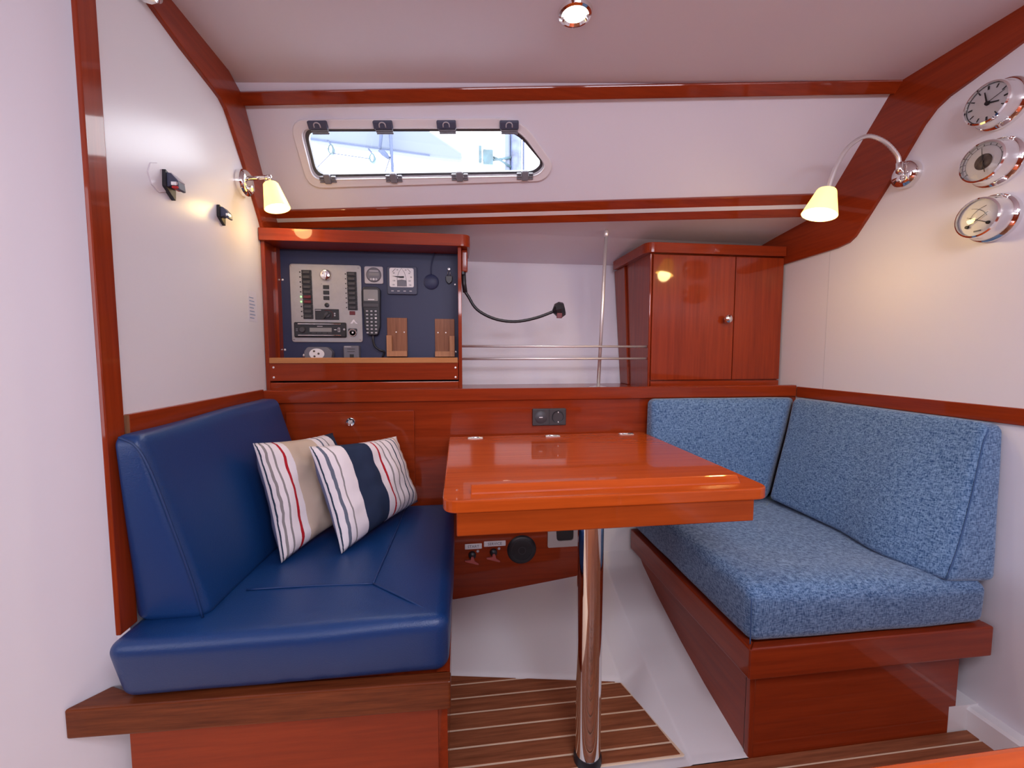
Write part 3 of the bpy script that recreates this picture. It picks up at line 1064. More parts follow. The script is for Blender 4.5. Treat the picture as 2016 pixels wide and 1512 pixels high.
for x, z in ((-0.586, 0.855), (-0.586, 0.823), (-0.010, 0.852), (-0.010, 0.820)):
    lathe('screw', [(0.0, 0.0015), (0.003, 0.001), (0.0035, 0.0)], 'steel', ic, (x, YC + 0.002, z), (0, -1, 0), n=12)
for x, z in ((-0.585, 1.147), (-0.586, 0.912), (-0.009, 1.143), (-0.009, 0.905)):
    lathe('screw', [(0.0, 0.0025), (0.003, 0.0018), (0.004, 0.0)], 'steel', ic, (x, YP, z), (0, -1, 0), n=12)

# distribution panel
PX0, PX1, PZ0, PZ1 = -0.560, -0.328, 0.938, 1.2005
PW, PH = PX1 - PX0, PZ1 - PZ0
dp = thing('distribution_panel', (-0.444, YP, PZ0), 'brushed metal electrical panel with black switches and car radio', 'electrical panel')
YF = YP - 0.006


def S(s):
    return PX0 + s * PW


def T(t):
    return PZ1 - t * PH


prism('face_plate', rrect(PX0, PX1, PZ0, PZ1, 0.010), 'y', YF, YP, 'panel_metal', dp, 0.0015, 2)


def pbox(name, s0, s1, t0, t1, d, mat, parent=None, bev=0.0008, base=None):
    y = YF if base is None else base
    return box(name, (S(s0), y - d, T(t1)), (S(s1), y + 0.001, T(t0)), mat, parent or dp, bev, 1)


for k in range(10):
    t0 = 0.077 + k * 0.0625
    s0 = 0.168 + 0.0008 * k
    c = pbox('switch', s0, s0 + 0.136, t0 + 0.002, t0 + 0.0605, 0.004, 'black_plastic')
    pbox('rocker', s0 + 0.018, s0 + 0.118, t0 + 0.012, t0 + 0.050, 0.0075, 'dark_grey' if k not in (5, 6) else 'red_dim', c, 0.0015)
    lathe('indicator', [(0.0, 0.0022), (0.0022, 0.0016), (0.0026, 0.0)], 'green_led' if k in (5, 6) else 'ink', dp, (S(0.143 + 0.0008 * k), YF, T(t0 + 0.028)), (0, -1, 0), n=12)
for k in range(8):
    t0 = 0.088 + k * 0.0617
    s0 = 0.799 + 0.0006 * k
    c = pbox('switch', s0, s0 + 0.136, t0 + 0.002, t0 + 0.060, 0.004, 'black_plastic')
    pbox('rocker', s0 + 0.018, s0 + 0.118, t0 + 0.012, t0 + 0.050, 0.0075, 'dark_grey', c, 0.0015)
    lathe('indicator', [(0.0, 0.0015), (0.0018, 0.0012), (0.0022, 0.0)], 'ink', dp, (S(0.777 + 0.0006 * k), YF, T(t0 + 0.028)), (0, -1, 0), n=12)
kn = lathe('key_switch', [(0.020, 0.0), (0.0195, 0.004), (0.015, 0.010), (0.0, 0.013)], 'chrome', dp, (S(0.502), YF, T(0.138)), (0, -1, 0))
box('key_slot', (S(0.502) - 0.0015, YF - 0.017, T(0.138) - 0.011), (S(0.502) + 0.0025, YF - 0.009, T(0.138) + 0.013), 'steel', kn, 0.001, 1)
for s in (0.436, 0.572):
    lathe('screw', [(0.0, 0.0012), (0.0018, 0.001), (0.002, 0.0)], 'steel_dark', dp, (S(s), YF, T(0.249)), (0, -1, 0), n=10)
for t0, t1 in ((0.265, 0.314), (0.335, 0.384), (0.404, 0.453)):
    pbox('test_button', 0.460, 0.543, t0, t1, 0.003, 'black_plastic')
lathe('push_button', [(0.0075, 0.0), (0.0075, 0.003), (0.006, 0.004), (0.0, 0.004)], 'black_plastic', dp, (S(0.506), YF, T(0.52)), (0, -1, 0))
gb = pbox('battery_selector', 0.338, 0.672, 0.572, 0.708, 0.004, 'black_plastic')
pts = [(S(0.512) + 0.019 * math.cos(a), YF - 0.0045, T(0.648) + 0.016 * math.sin(a)) for a in [-0.6 + 0.2 * q for q in range(14)]]
tube('red_arc', pts, 0.0008, 'red_dim', gb, 6)
lathe('knob', [(0.010, 0.0), (0.009, 0.005), (0.0, 0.0055)], 'dark_grey', gb, (S(0.512), YF - 0.004, T(0.648)), (0, -1, 0))
prism('pointer', [(S(0.455), T(0.692)), (S(0.465), T(0.700)), (S(0.545), T(0.630)), (S(0.535), T(0.620))], 'y', YF - 0.0125, YF - 0.008, 'ink', gb)
box('maker_mark', (S(0.345), YF - 0.0043, T(0.592)), (S(0.425), YF - 0.0038, T(0.583)), 'pale_grey', gb)
for q in range(2):
    lathe('lamp_mark', [(0.0, 0.0006), (0.0025, 0.0005), (0.0028, 0)], 'pale_grey', gb, (S(0.615), YF - 0.004, T(0.628 + 0.026 * q)), (0, -1, 0), n=10)
pbox('fuse_window', 0.822, 0.902, 0.594, 0.643, 0.002, 'red_dim')
prism('logo', [(S(0.828), T(0.755)), (S(0.872), T(0.703)), (S(0.885), T(0.703)), (S(0.905), T(0.735)), (S(0.935), T(0.757)), (S(0.905), T(0.757)), (S(0.880), T(0.728)), (S(0.858), T(0.755)), (S(0.868), T(0.727))][:8], 'y', YF - 0.0006, YF + 0.0002, 'print_white', dp)
for s, t in ((0.025, 0.028), (0.965, 0.035), (0.03, 0.962), (0.968, 0.965)):
    lathe('screw', [(0.0, 0.0015), (0.0024, 0.001), (0.003, 0.0)], 'steel_dark', dp, (S(s), YF, T(t)), (0, -1, 0), n=12)
rg = lathe('dc_socket', [(0.0, -0.001), (0.009, -0.001), (0.0095, 0.004), (0.0125, 0.004), (0.0135, 0.0)], 'ink', dp, (S(0.862), YF - 0.001, T(0.875)), (0, -1, 0), cap=False)
lathe('socket_ring', [(0.0102, 0.003), (0.0102, 0.006), (0.0128, 0.006), (0.0128, 0.003)], 'chrome', rg, (S(0.862), YF - 0.001, T(0.875)), (0, -1, 0), cap=False)
lathe('centre_pin', [(0.003, 0.0), (0.003, 0.005), (0.0, 0.0055)], 'steel', rg, (S(0.862), YF - 0.001, T(0.875)), (0, -1, 0), n=14)
prism('socket_cap', rrect(S(0.80), S(0.925), T(0.858), T(0.82), 0.004), 'y', YF - 0.006, YF, 'dark_grey', rg, 0.001, 1)

# car radio let into the panel
ra = thing('car_radio', (S(0.40), YF - 0.004, T(0.94)), 'black car radio with grey display set into the metal panel', 'radio')


def rb(name, s0, s1, t0, t1, d0, d1, mat, parent=None, bev=0.0006):
    return box(name, (S(s0), YF - d1, T(t1)), (S(s1), YF - d0, T(t0)), mat, parent or ra, bev, 1)


rb('body', 0.045, 0.775, 0.745, 0.938, 0.0, 0.009, 'black_plastic', None, 0.003)
rb('bright_bar', 0.10, 0.70, 0.760, 0.772, 0.008, 0.0105, 'chrome')
rb('bright_bar', 0.10, 0.70, 0.906, 0.918, 0.008, 0.0105, 'chrome')
rb('display', 0.262, 0.572, 0.815, 0.868, 0.008, 0.0096, 'screen_grey')
rb('maker_mark', 0.37, 0.445, 0.792, 0.800, 0.0088, 0.0094, 'pale_grey', None, 0)
vk = lathe('volume_knob', [(0.0105, 0.0), (0.0100, 0.006), (0.008, 0.008), (0.0, 0.008)], 'dark_grey', ra, (S(0.165), YF - 0.009, T(0.842)), (0, -1, 0))
rb('button', 0.072, 0.102, 0.825, 0.840, 0.0085, 0.0105, 'mid_grey')
rb('button', 0.072, 0.102, 0.846, 0.861, 0.0085, 0.0105, 'mid_grey')
rb('usb_port', 0.658, 0.690, 0.812, 0.868, 0.0085, 0.0098, 'pale_grey', None, 0.001)
rb('usb_slot', 0.667, 0.681, 0.820, 0.860, 0.0092, 0.0100, 'ink', None, 0)
rb('button', 0.605, 0.640, 0.834, 0.844, 0.0085, 0.0100, 'print_white')
lathe('jack', [(0.0, 0.001), (0.003, 0.001), (0.0035, 0)], 'pale_grey', ra, (S(0.748), YF - 0.009, T(0.834)), (0, -1, 0), n=12)
for q in range(4):
    rb('preset_key', 0.29 + 0.075 * q, 0.35 + 0.075 * q, 0.876, 0.890, 0.0085, 0.0102, 'dark_grey')

# round gauge, wind instrument, handset, holders
ga = thing('battery_monitor', (-0.286, YP, 1.14), 'small square grey gauge with round dial beside the metal panel', 'gauge')
prism('frame', rrect(-0.317, -0.255, 1.139, 1.198, 0.006), 'y', YP - 0.006, YP, 'pale_grey', ga, 0.0015, 2)
lathe('dial', [(0.0, 0.003), (0.022, 0.003), (0.0255, 0.0)], 'mid_grey', ga, (-0.286, YP - 0.006, 1.169), (0, -1, 0))
box('display', (-0.301, YP - 0.0095, 1.166), (-0.268, YP - 0.0085, 1.176), 'screen_grey', ga)
box('name_strip', (-0.300, YP - 0.0095, 1.180), (-0.270, YP - 0.0085, 1.1835), 'pale_grey', ga)
for q in range(3):
    lathe('button', [(0.0038, 0.0), (0.0036, 0.001), (0.0, 0.0012)], 'print_white' if q == 1 else 'pale_grey', ga, (-0.295 + 0.0088 * q, YP - 0.0088, 1.154), (0, -1, 0), n=14)

wi_ = thing('wind_instrument', (-0.19, YP, 1.10), 'square black wind instrument with white dial and needle', 'instrument')
prism('case', rrect(-0.241, -0.140, 1.104, 1.199, 0.006), 'y', YP - 0.010, YP, 'clip_dark', wi_, 0.002, 2)
dl = prism('dial', rrect(-0.233, -0.151, 1.1285, 1.194, 0.007), 'y', YP - 0.0108, YP - 0.009, 'dial_white', wi_, 0.0004, 1)
hx, hz = -0.192, 1.163
yd = YP - 0.0112
tube('boat_outline', [(hx - 0.015, yd, 1.130), (hx - 0.015, yd, 1.160), (hx - 0.010, yd, 1.178), (hx, yd, 1.193), (hx + 0.010, yd, 1.178), (hx + 0.015, yd, 1.160), (hx + 0.017, yd, 1.130)], 0.0005, 'ink', dl, 5)
prism('needle', [(hx - 0.032, hz + 0.0025), (hx - 0.004, hz - 0.0035), (hx + 0.008, hz - 0.003), (hx + 0.008, hz + 0.003), (hx - 0.004, hz + 0.0025)], 'y', YP - 0.013, YP - 0.012, 'ink', dl)
prism('lcd', rpoly([(hx - 0.0155, 1.131), (hx + 0.0155, 1.131), (hx + 0.0155, 1.152), (hx, 1.155), (hx - 0.0155, 1.152)], 0.002, 3), 'y', YP - 0.0115, YP - 0.0105, 'mid_grey', dl)
for sgn in (-1, 1):
    for ttx, ox, oz in (('30', 0.014, 0.024), ('60', 0.026, 0.013), ('90', 0.032, 0.0), ('120', 0.026, -0.013), ('150', 0.028, -0.027)):
        if not (ttx == '90' and sgn == -1):
            front_text('numeral', ttx, 0.006, 'ink', dl, hx + sgn * ox, yd, hz + oz)
    pts = [(hx + sgn * 0.034 * math.sin(a) * 1.02, yd, hz + 0.034 * math.cos(a)) for a in [0.62 + 0.09 * q for q in range(6)]]
    tube('sector_mark', pts, 0.0007, 'ink', dl, 5)
for q in range(4):
    box('key_mark', (-0.228 + 0.0205 * q, YP - 0.0106, 1.1145), (-0.2195 + 0.0205 * q, YP - 0.0098, 1.1165), 'print_white', wi_)

vh = thing('radio_handset', (-0.292, YP, 0.97), 'black radio handset with grey screen and rows of keys', 'handset')
prism('body', rpoly([(-0.322, 1.062), (-0.322, 1.118), (-0.314, 1.126), (-0.272, 1.126), (-0.263, 1.118), (-0.265, 1.060), (-0.266, 0.990), (-0.274, 0.962), (-0.305, 0.962), (-0.316, 0.990), (-0.318, 1.045)], 0.006, 3), 'y', YP - 0.026, YP - 0.002, 'black_plastic', vh, 0.004, 2)
box('cradle', (-0.312, YP - 0.004, 0.985), (-0.276, YP, 1.10), 'dark_grey', vh)
prism('screen', rrect(-0.317, -0.270, 1.078, 1.116, 0.003), 'y', YP - 0.0272, YP - 0.025, 'screen_grey', vh)
box('screen_line', (-0.303, YP - 0.0278, 1.081), (-0.282, YP - 0.0268, 1.084), 'print_white', vh)
box('soft_key_bar', (-0.320, YP - 0.0275, 1.057), (-0.268, YP - 0.025, 1.071), 'dark_grey', vh, 0.002, 1)
for r_ in range(7):
    for c_ in range(3):
        red = (r_ == 2 and c_ == 2)
        prism('key', rrect(-0.3105 + c_ * 0.0142, -0.3035 + c_ * 0.0142, 1.0415 - r_ * 0.0122, 1.046 - r_ * 0.0122 + (0.0015 if red else 0), 0.0012, 2), 'y', YP - 0.0272, YP - 0.0255, 'print_white' if red else 'pale_grey', vh)
tube('cord', catmull([(-0.292, YP - 0.012, 0.965), (-0.291, YP - 0.014, 0.945), (-0.285, YP - 0.02, 0.925), (-0.270, YP - 0.02, 0.912), (-0.255, YP - 0.015, 0.905), (-0.262, YP - 0.010, 0.887)], 6), 0.003, 'black_plastic', vh, 8, 0.25)
lathe('cord_gland', [(0.004, 0.0), (0.0045, 0.012), (0.003, 0.02)], 'dark_grey', vh, (-0.292, YP - 0.012, 0.943), (0, 0, 1), n=12)


def holder(x0, x1, z0, z1, left, label):
    t = thing('wooden_holder', ((x0 + x1) / 2, YP, z0), label, 'holder', 'wooden holders on the dark panel')
    box('back_plate', (x0, YP - 0.006, z0), (x1, YP, z1), 'shaded_beech', t, 0.0008, 1)
    box('bottom_rail', (x0, YP - 0.024, z0), (x1, YP - 0.006, z0 + 0.019), 'light_beech', t, 0.0008, 1)
    a, b = (x0, x0 + 0.018) if left else (x1 - 0.018, x1)
    box('side_rail', (a, YP - 0.024, z0 + 0.019), (b, YP - 0.006, z0 + 0.073), 'light_beech', t, 0.0008, 1)
    for q in (0.45, 0.85):
        xx = x0 + (x1 - x0) * (q if left else 1 - q)
        lathe('screw', [(0.0, 0.0012), (0.002, 0.0008), (0.0024, 0)], 'steel', t, (xx, YP - 0.006, z0 + 0.085), (0, -1, 0), n=10)


holder(-0.2455, -0.177, 0.889, 1.0235, True, 'light wooden holder with its side rail on the left, next to the handset')
holder(-0.081, -0.0125, 0.888, 1.0215, False, 'light wooden holder with its side rail on the right, at the cabinet side')

pk = thing('round_cable_pad', (-0.092, YP, 1.12), 'round dark pad hanging on a cable at the upper right of the dark panel', 'pad')
lathe('pad', [(0.0, 0.009), (0.020, 0.008), (0.026, 0.004), (0.0265, 0.0)], 'flare_navy', pk, (-0.092, YP, 1.150), (0, -1, 0))
tube('cable', catmull([(-0.092, YP - 0.004, 1.175), (-0.092, YP - 0.004, 1.20), (-0.087, YP - 0.006, 1.225), (-0.080, YP - 0.006, 1.249)], 5), 0.0022, 'flare_navy', pk, 8)
ke = thing('hanging_key_fob', (-0.030, YP, 1.14), 'small dark key fob hanging at the upper right corner of the dark panel', 'key fob')
prism('fob', rpoly([(-0.042, 1.172), (-0.018, 1.172), (-0.019, 1.152), (-0.030, 1.142), (-0.041, 1.152)], 0.005, 4), 'y', YP - 0.009, YP - 0.002, 'black_plastic', ke, 0.0015, 1)
tube('loop', [(-0.034, YP - 0.005, 1.17), (-0.034, YP - 0.005, 1.184), (-0.030, YP - 0.005, 1.189), (-0.026, YP - 0.005, 1.184), (-0.026, YP - 0.005, 1.17)], 0.0012, 'steel_dark', ke, 6)
lathe('hook', [(0.004, 0.0), (0.003, 0.006), (0.005, 0.008), (0.0, 0.009)], 'steel_dark', ke, (-0.030, YP, 1.195), (0, -1, 0), n=12)

pg = thing('travel_adapter', (-0.468, 1.50, 0.878), 'grey plug adapter with white oval face lying on the cabinet shelf', 'adapter')
prism('body', rpoly([(-0.508, 0.8785), (-0.425, 0.8785), (-0.421, 0.905), (-0.437, 0.921), (-0.500, 0.921), (-0.512, 0.905)], 0.006, 3), 'y', 1.490, 1.522, 'mid_grey', pg, 0.003, 2)
fc = prism('face', [(-0.470 + 0.024 * math.cos(a), 0.898 + 0.018 * math.sin(a)) for a in [2 * PI * q / 24 for q in range(24)]], 'y', 1.4875, 1.491, 'dial_white', pg)
for x, z in ((-0.478, 0.907), (-0.464, 0.899), (-0.477, 0.890)):
    lathe('pin_hole', [(0.0, 0.0008), (0.0035, 0.0008), (0.0035, 0.0)], 'brass_dark', fc, (x, 1.4875, z), (0, -1, 0), n=14)
lathe('side_clip', [(0.006, 0.0), (0.006, 0.008), (0.003, 0.01)], 'steel', pg, (-0.509, 1.503, 0.893), (-1, 0, 0), n=12)
bx = thing('grey_socket_box', (-0.362, YP, 0.885), 'small grey plastic box at the bottom of the dark panel beside the adapter', 'box')
box('body', (-0.388, YP - 0.028, 0.884), (-0.337, YP, 0.926), 'mid_grey', bx, 0.003, 2)
for q in range(2):
    box('ridge', (-0.375, YP - 0.0295, 0.905 + q * 0.009), (-0.350, YP - 0.0275, 0.907 + q * 0.009), 'dark_grey', bx)
box('slot', (-0.367, YP - 0.0295, 0.886), (-0.354, YP - 0.0275, 0.897), 'ink', bx)
box('bright_edge', (-0.384, YP - 0.0292, 0.921), (-0.362, YP - 0.0275, 0.9235), 'pale_grey', bx)

# ------------------------------------------------------------------ right cabinet
YR = 1.490
rc = thing('wall_cabinet', (0.96, YR, 0.772), 'glossy mahogany two-door cabinet on the right of the shelf', 'cabinet')
box('body', (0.702, YR + 0.004, 0.772), (1.224, 1.70, 1.262), 'mahogany_z', rc)
prism('side_panel', [(YR, 0.772), (1.736, 0.772), (1.828, 1.262), (YR, 1.262)], 'x', 0.697, 0.712, 'mahogany_z', rc)
prism('filler_strip', [(1.658, 0.772), (1.739, 0.772), (1.830, 1.262), (1.715, 1.262)], 'x', 0.689, 0.698, 'mahogany_z', rc, 0.002, 1)
box('corner_post', (0.694, YR - 0.006, 0.772), (0.703, YR + 0.010, 1.262), 'mahogany_z', rc, 0.003, 2)
prism('top_board', rpoly([(0.672, YR - 0.022), (1.2205, YR - 0.022), (1.2205, 1.80), (0.672, 1.80)], [0.038, 0.002, 0.002, 0.002], 7), 'z', 1.262, 1.298, 'mahogany_x', rc, 0.006, 3)
d1 = box('door', (0.704, YR - 0.010, 0.801), (1.0255, YR + 0.004, 1.258), 'mahogany_z', rc, 0.0015, 1)
lathe('door_knob', [(0.005, 0.0), (0.005, 0.010), (0.010, 0.013), (0.0155, 0.019), (0.014, 0.026), (0.007, 0.031), (0.0, 0.032)], 'chrome', d1, (0.990, YR - 0.010, 1.027), (0, -1, 0))
box('door', (1.0285, YR - 0.010, 0.801), (1.2225, YR + 0.004, 1.258), 'mahogany_z', rc, 0.0015, 1)
box('plinth', (0.704, YR - 0.008, 0.772), (1.2225, YR + 0.004, 0.797), 'mahogany_x', rc)

# shelf rails and grab post
for z, l_ in ((0.925, 'upper of two thin steel rails across the open shelf'), (0.8805, 'lower of two thin steel rails across the open shelf')):
    tag(tube('shelf_rail', [(0.0115, 1.50, z), (0.36, 1.50, z), (0.699, 1.50, z)], 0.0042, 'steel', None, 12), l_, 'rail', 'steel rails across the shelf')
gp = thing('grab_post', (0.519, 1.525, 0.772), 'slim steel post from the shelf up to the deck underside', 'post')
tube('rod', [(0.519, 1.525, 0.774), (0.541, 1.525, 1.352)], 0.0065, 'steel', gp, 14)
lathe('base_flange', [(0.034, 0.0), (0.033, 0.003), (0.012, 0.006), (0.0, 0.006)], 'steel', gp, (0.519, 1.525, 0.7722))
lathe('top_cap', [(0.0065, 0.0), (0.009, 0.004), (0.009, 0.018), (0.0065, 0.022)], 'steel', gp, (0.5402, 1.525, 1.326), (0.038, 0, 1), n=16)

# gooseneck chart light
gl = thing('chart_light', (0.013, 1.475, 1.10), 'black flexible gooseneck chart light reaching out from the instrument cabinet', 'lamp')
yg = 1.475
k_ = yg / 1.45
gpts = [(0.019 * k_, yg, 0.9 + (1.180 - 0.9) * k_), (0.021 * k_, yg, 0.9 + (1.12 - 0.9) * k_)] + [(x * k_, yg, 0.9 + (z - 0.9) * k_) for x, z in ((0.036, 1.090), (0.066, 1.047), (0.126, 1.017), (0.196, 1.009), (0.267, 1.022), (0.335, 1.047))]
tube('flexible_neck', catmull(gpts, 9), 0.0050, 'black_plastic', gl, 10, 0.06)
tube('root_sleeve', gpts[0:1] + [(0.021 * k_, yg, 0.9 + 0.235 * k_), (0.025 * k_, yg, 0.9 + 0.205 * k_)], 0.008, 'black_plastic', gl, 12)
box('mount', (0.0125, yg - 0.012, 1.165), (0.024, yg + 0.012, 1.215), 'black_plastic', gl, 0.003, 2)
hd = (0.326 * k_, yg, 0.9 + 0.145 * k_)
lathe('lamp_head', [(0.006, 0.0), (0.024, 0.012), (0.028, 0.028), (0.022, 0.042), (0.0, 0.044)], 'black_plastic', gl, hd, (0.95, -0.15, 0.22), n=8, smooth=False)
box('red_filter', (0.341, yg - 0.0285, 1.022), (0.359, yg - 0.020, 1.040), 'red_dim', gl, 0.001, 1)

# ------------------------------------------------------------------ sconces


def point(name, loc, power, col, r=0.015):
    l = bpy.data.lights.new(name, 'POINT')
    l.energy, l.color, l.shadow_soft_size = power, col, r
    o = bpy.data.objects.new(name, l)
    C.objects.link(o)
    o.location = loc
    return o


WARM = (1.0, 0.70, 0.30)
la = thing('wall_lamp', (XL, 1.328, 1.384), 'chrome wall lamp with short arm and lit cone shade at the left bulkhead', 'lamp')
lb = lathe('wall_base', [(0.036, 0.0), (0.0365, 0.012), (0.034, 0.020), (0.028, 0.024), (0.0, 0.025)], 'chrome', la, (XL, 1.328, 1.384), (1, 0, 0))
tube('arm', [(XL + 0.022, 1.328, 1.398), (-0.545, 1.328, 1.402), (-0.532, 1.326, 1.403)], 0.0062, 'chrome', la, 14)
lathe('joint', [(0.0, -0.008), (0.006, -0.006), (0.008, 0.0), (0.006, 0.006), (0.0, 0.008)], 'chrome', la, (-0.532, 1.326, 1.402), (0, 0, 1), n=16)
tube('stem', [(-0.532, 1.326, 1.400), (-0.529, 1.325, 1.384)], 0.0035, 'steel', la, 10)
lathe('switch_knob', [(0.004, 0.0), (0.004, 0.010), (0.008, 0.012), (0.008, 0.018), (0.0, 0.020)], 'chrome', lb, (XL + 0.020, 1.318, 1.364), (1, -0.2, 0), n=16)
dS = Vector((0.018, -0.004, -0.072)).normalized()
shp = [(0.006, 0.0), (0.017, 0.0005), (0.020, 0.004), (0.0345, 0.074), (0.0325, 0.074), (0.018, 0.006), (0.006, 0.003)]
lathe('lamp_shade', shp, 'shade_glass', la, (-0.529, 1.325, 1.386), dS, n=32, cap=False)
lathe('lamp_bulb', [(0.006, 0.0), (0.010, 0.012), (0.0, 0.024)], 'bulb', la, Vector((-0.529, 1.325, 1.386)) + dS * 0.022, dS, n=16)
point('left_wall_lamp_glow', Vector((-0.529, 1.325, 1.386)) + dS * 0.080, 0.5, WARM, 0.028)

lr = thing('wall_lamp', (XR, 1.052, 1.389), 'chrome gooseneck wall lamp with lit cone shade at the right bulkhead', 'lamp')
rbase = lathe('wall_base', [(0.036, 0.0), (0.0365, 0.010), (0.032, 0.020), (0.022, 0.028), (0.0, 0.031)], 'chrome', lr, (XR, 1.052, 1.389), (-1, 0, 0))
tube('arm_socket', [(1.210, 1.050, 1.392), (1.200, 1.050, 1.395), (1.198, 1.05, 1.418)], 0.0085, 'chrome', lr, 14)
lathe('switch_knob', [(0.004, 0.0), (0.004, 0.008), (0.008, 0.010), (0.008, 0.016), (0.0, 0.018)], 'chrome', rbase, (XR - 0.024, 1.045, 1.372), (-1, -0.2, 0), n=16)
nk = catmull([(1.198, 1.05, 1.410), (1.190, 1.05, 1.437), (1.147, 1.05, 1.471), (1.092, 1.05, 1.481), (1.040, 1.05, 1.450), (1.006, 1.05, 1.396), (0.988, 1.05, 1.345), (0.984, 1.05, 1.332)], 14)
tube('gooseneck', nk, 0.0052, 'steel', lr, 12, 0.10)
dR = Vector((-0.019, 0.0, -0.065)).normalized()
shp2 = [(0.006, 0.0), (0.0215, 0.0005), (0.0235, 0.004), (0.042, 0.068), (0.040, 0.068), (0.0215, 0.006), (0.006, 0.003)]
lathe('lamp_shade', shp2, 'shade_glass', lr, (0.983, 1.05, 1.336), dR, n=32, cap=False)
lathe('lamp_bulb', [(0.006, 0.0), (0.010, 0.012), (0.0, 0.024)], 'bulb', lr, Vector((0.983, 1.05, 1.336)) + dR * 0.02, dR, n=16)
point('right_wall_lamp_glow', Vector((0.983, 1.05, 1.336)) + dR * 0.074, 1.5, WARM, 0.028)

# ceiling downlight and chrome spotlight at the top left
dn = thing('ceiling_downlight', (0.263, 0.965, 1.652), 'round lit downlight with chrome rim in the ceiling', 'light')
lathe('rim', [(0.026, 0.004), (0.030, 0.009), (0.036, 0.007), (0.0385, 0.0)], 'chrome', dn, (0.263, 0.965, 1.652), (0, 0, -1), n=36, cap=False)
lathe('lens', [(0.0, 0.004), (0.0265, 0.0035), (0.0265, 0.0)], 'downlight_lens', dn, (0.263, 0.965, 1.652), (0, 0, -1), n=32)
lathe('switch_pin', [(0.003, 0.0), (0.003, 0.008), (0.0, 0.009)], 'chrome', dn, (0.268, 1.000, 1.652), (0, 0, -1), n=10)
sl = bpy.data.lights.new('downlight_glow', 'SPOT')
sl.energy, sl.color, sl.shadow_soft_size, sl.spot_size, sl.spot_blend = 4.0, (1.0, 0.90, 0.75), 0.025, math.radians(125), 0.6
so_ = bpy.data.objects.new('downlight_glow', sl)
C.objects.link(so_)
so_.location = (0.263, 0.965, 1.640)
sp = thing('chrome_spotlight', (XL, 0.945, 1.60), 'chrome round light rim on the left bulkhead at the top edge', 'light')
lathe('rim', [(0.030, 0.0), (0.032, 0.012), (0.029, 0.024), (0.023, 0.028), (0.020, 0.024)], 'chrome', sp, (XL + 0.008, 0.950, 1.612), (1, 0, 0), n=32, cap=False)
lathe('lens', [(0.0, 0.012), (0.020, 0.012), (0.023, 0.010)], 'pale_grey', sp, (XL + 0.008, 0.950, 1.612), (1, 0, 0), n=28)

# black latch brackets on the left bulkhead
def latch(y, z, big, label):
    t = thing('latch_bracket', (XL, y, z), label, 'latch', 'black latches on the left bulkhead')
    x = XL
    k = 0.86 if big else 0.74
    prism('base_plate', rpoly([(y - 0.017 * k, z - 0.012 * k), (y + 0.020 * k, z - 0.036 * k), (y + 0.024 * k, z + 0.012 * k), (y - 0.014 * k, z + 0.030 * k)], 0.003, 3), 'x', x, x + 0.010 * k, 'black_plastic', t, 0.0015, 1)
    bm = bmesh.new()
    prism('body', rpoly([(x + 0.006, z + 0.024 * k), (x + 0.018 * k, z + 0.022 * k), (x + 0.034 * k, z + 0.004 * k), (x + 0.036 * k, z - 0.016 * k), (x + 0.028 * k, z - 0.016 * k), (x + 0.022 * k, z - 0.006 * k), (x + 0.006, z - 0.012 * k)], 0.002, 3), 'y', y - 0.010 * k, y + 0.016 * k, 'clip_dark', t, 0.0015, 1)
    bm.free()
    if big:
        prism('pale_cover', [(x + 0.0155, z + 0.0205), (x + 0.0305, z + 0.0045), (x + 0.0290, z + 0.0025), (x + 0.0145, z + 0.0185)], 'y', y - 0.007, y + 0.013, 'pale_grey', t)
        box('red_tab', (x + 0.018, y - 0.012, z - 0.013), (x + 0.030, y + 0.010, z - 0.008), 'red_plastic', t, 0.001, 1)
        box('bright_tab', (x + 0.017, y - 0.0125, z - 0.007), (x + 0.029, y + 0.010, z + 0.001), 'chrome', t, 0.001, 1)
        lathe('backing_disc', [(0.030, 0.0), (0.029, 0.002), (0.0, 0.002)], 'white_panel', t, (x, y - 0.024, z + 0.002), (1, 0, 0), n=8)
    else:
        box('bright_tab', (x + 0.020, y - 0.010, z - 0.006), (x + 0.026, y + 0.006, z + 0.001), 'chrome', t, 0.001, 1)


latch(1.005, 1.258, True, 'larger black latch with red tab on the left bulkhead')
latch(1.207, 1.259, False, 'smaller black latch on the left bulkhead below the wall lamp')

st = thing('paper_sticker', (XL, 1.365, 1.0), 'small pale sticker with blue print on the left bulkhead next to the cabinet', 'sticker')
box('sheet', (XL - 0.0005, 1.340, 0.995), (XL + 0.0006, 1.392, 1.085), 'paper', st)
for q in range(7):
    box('print_line', (XL + 0.0004, 1.346, 1.004 + q * 0.010), (XL + 0.0009, 1.372 + 0.008 * ((q * 5) % 3) / 2, 1.0065 + q * 0.010), 'paper_ink', st)

# ------------------------------------------------------------------ brass-and-chrome clocks on the right bulkhead


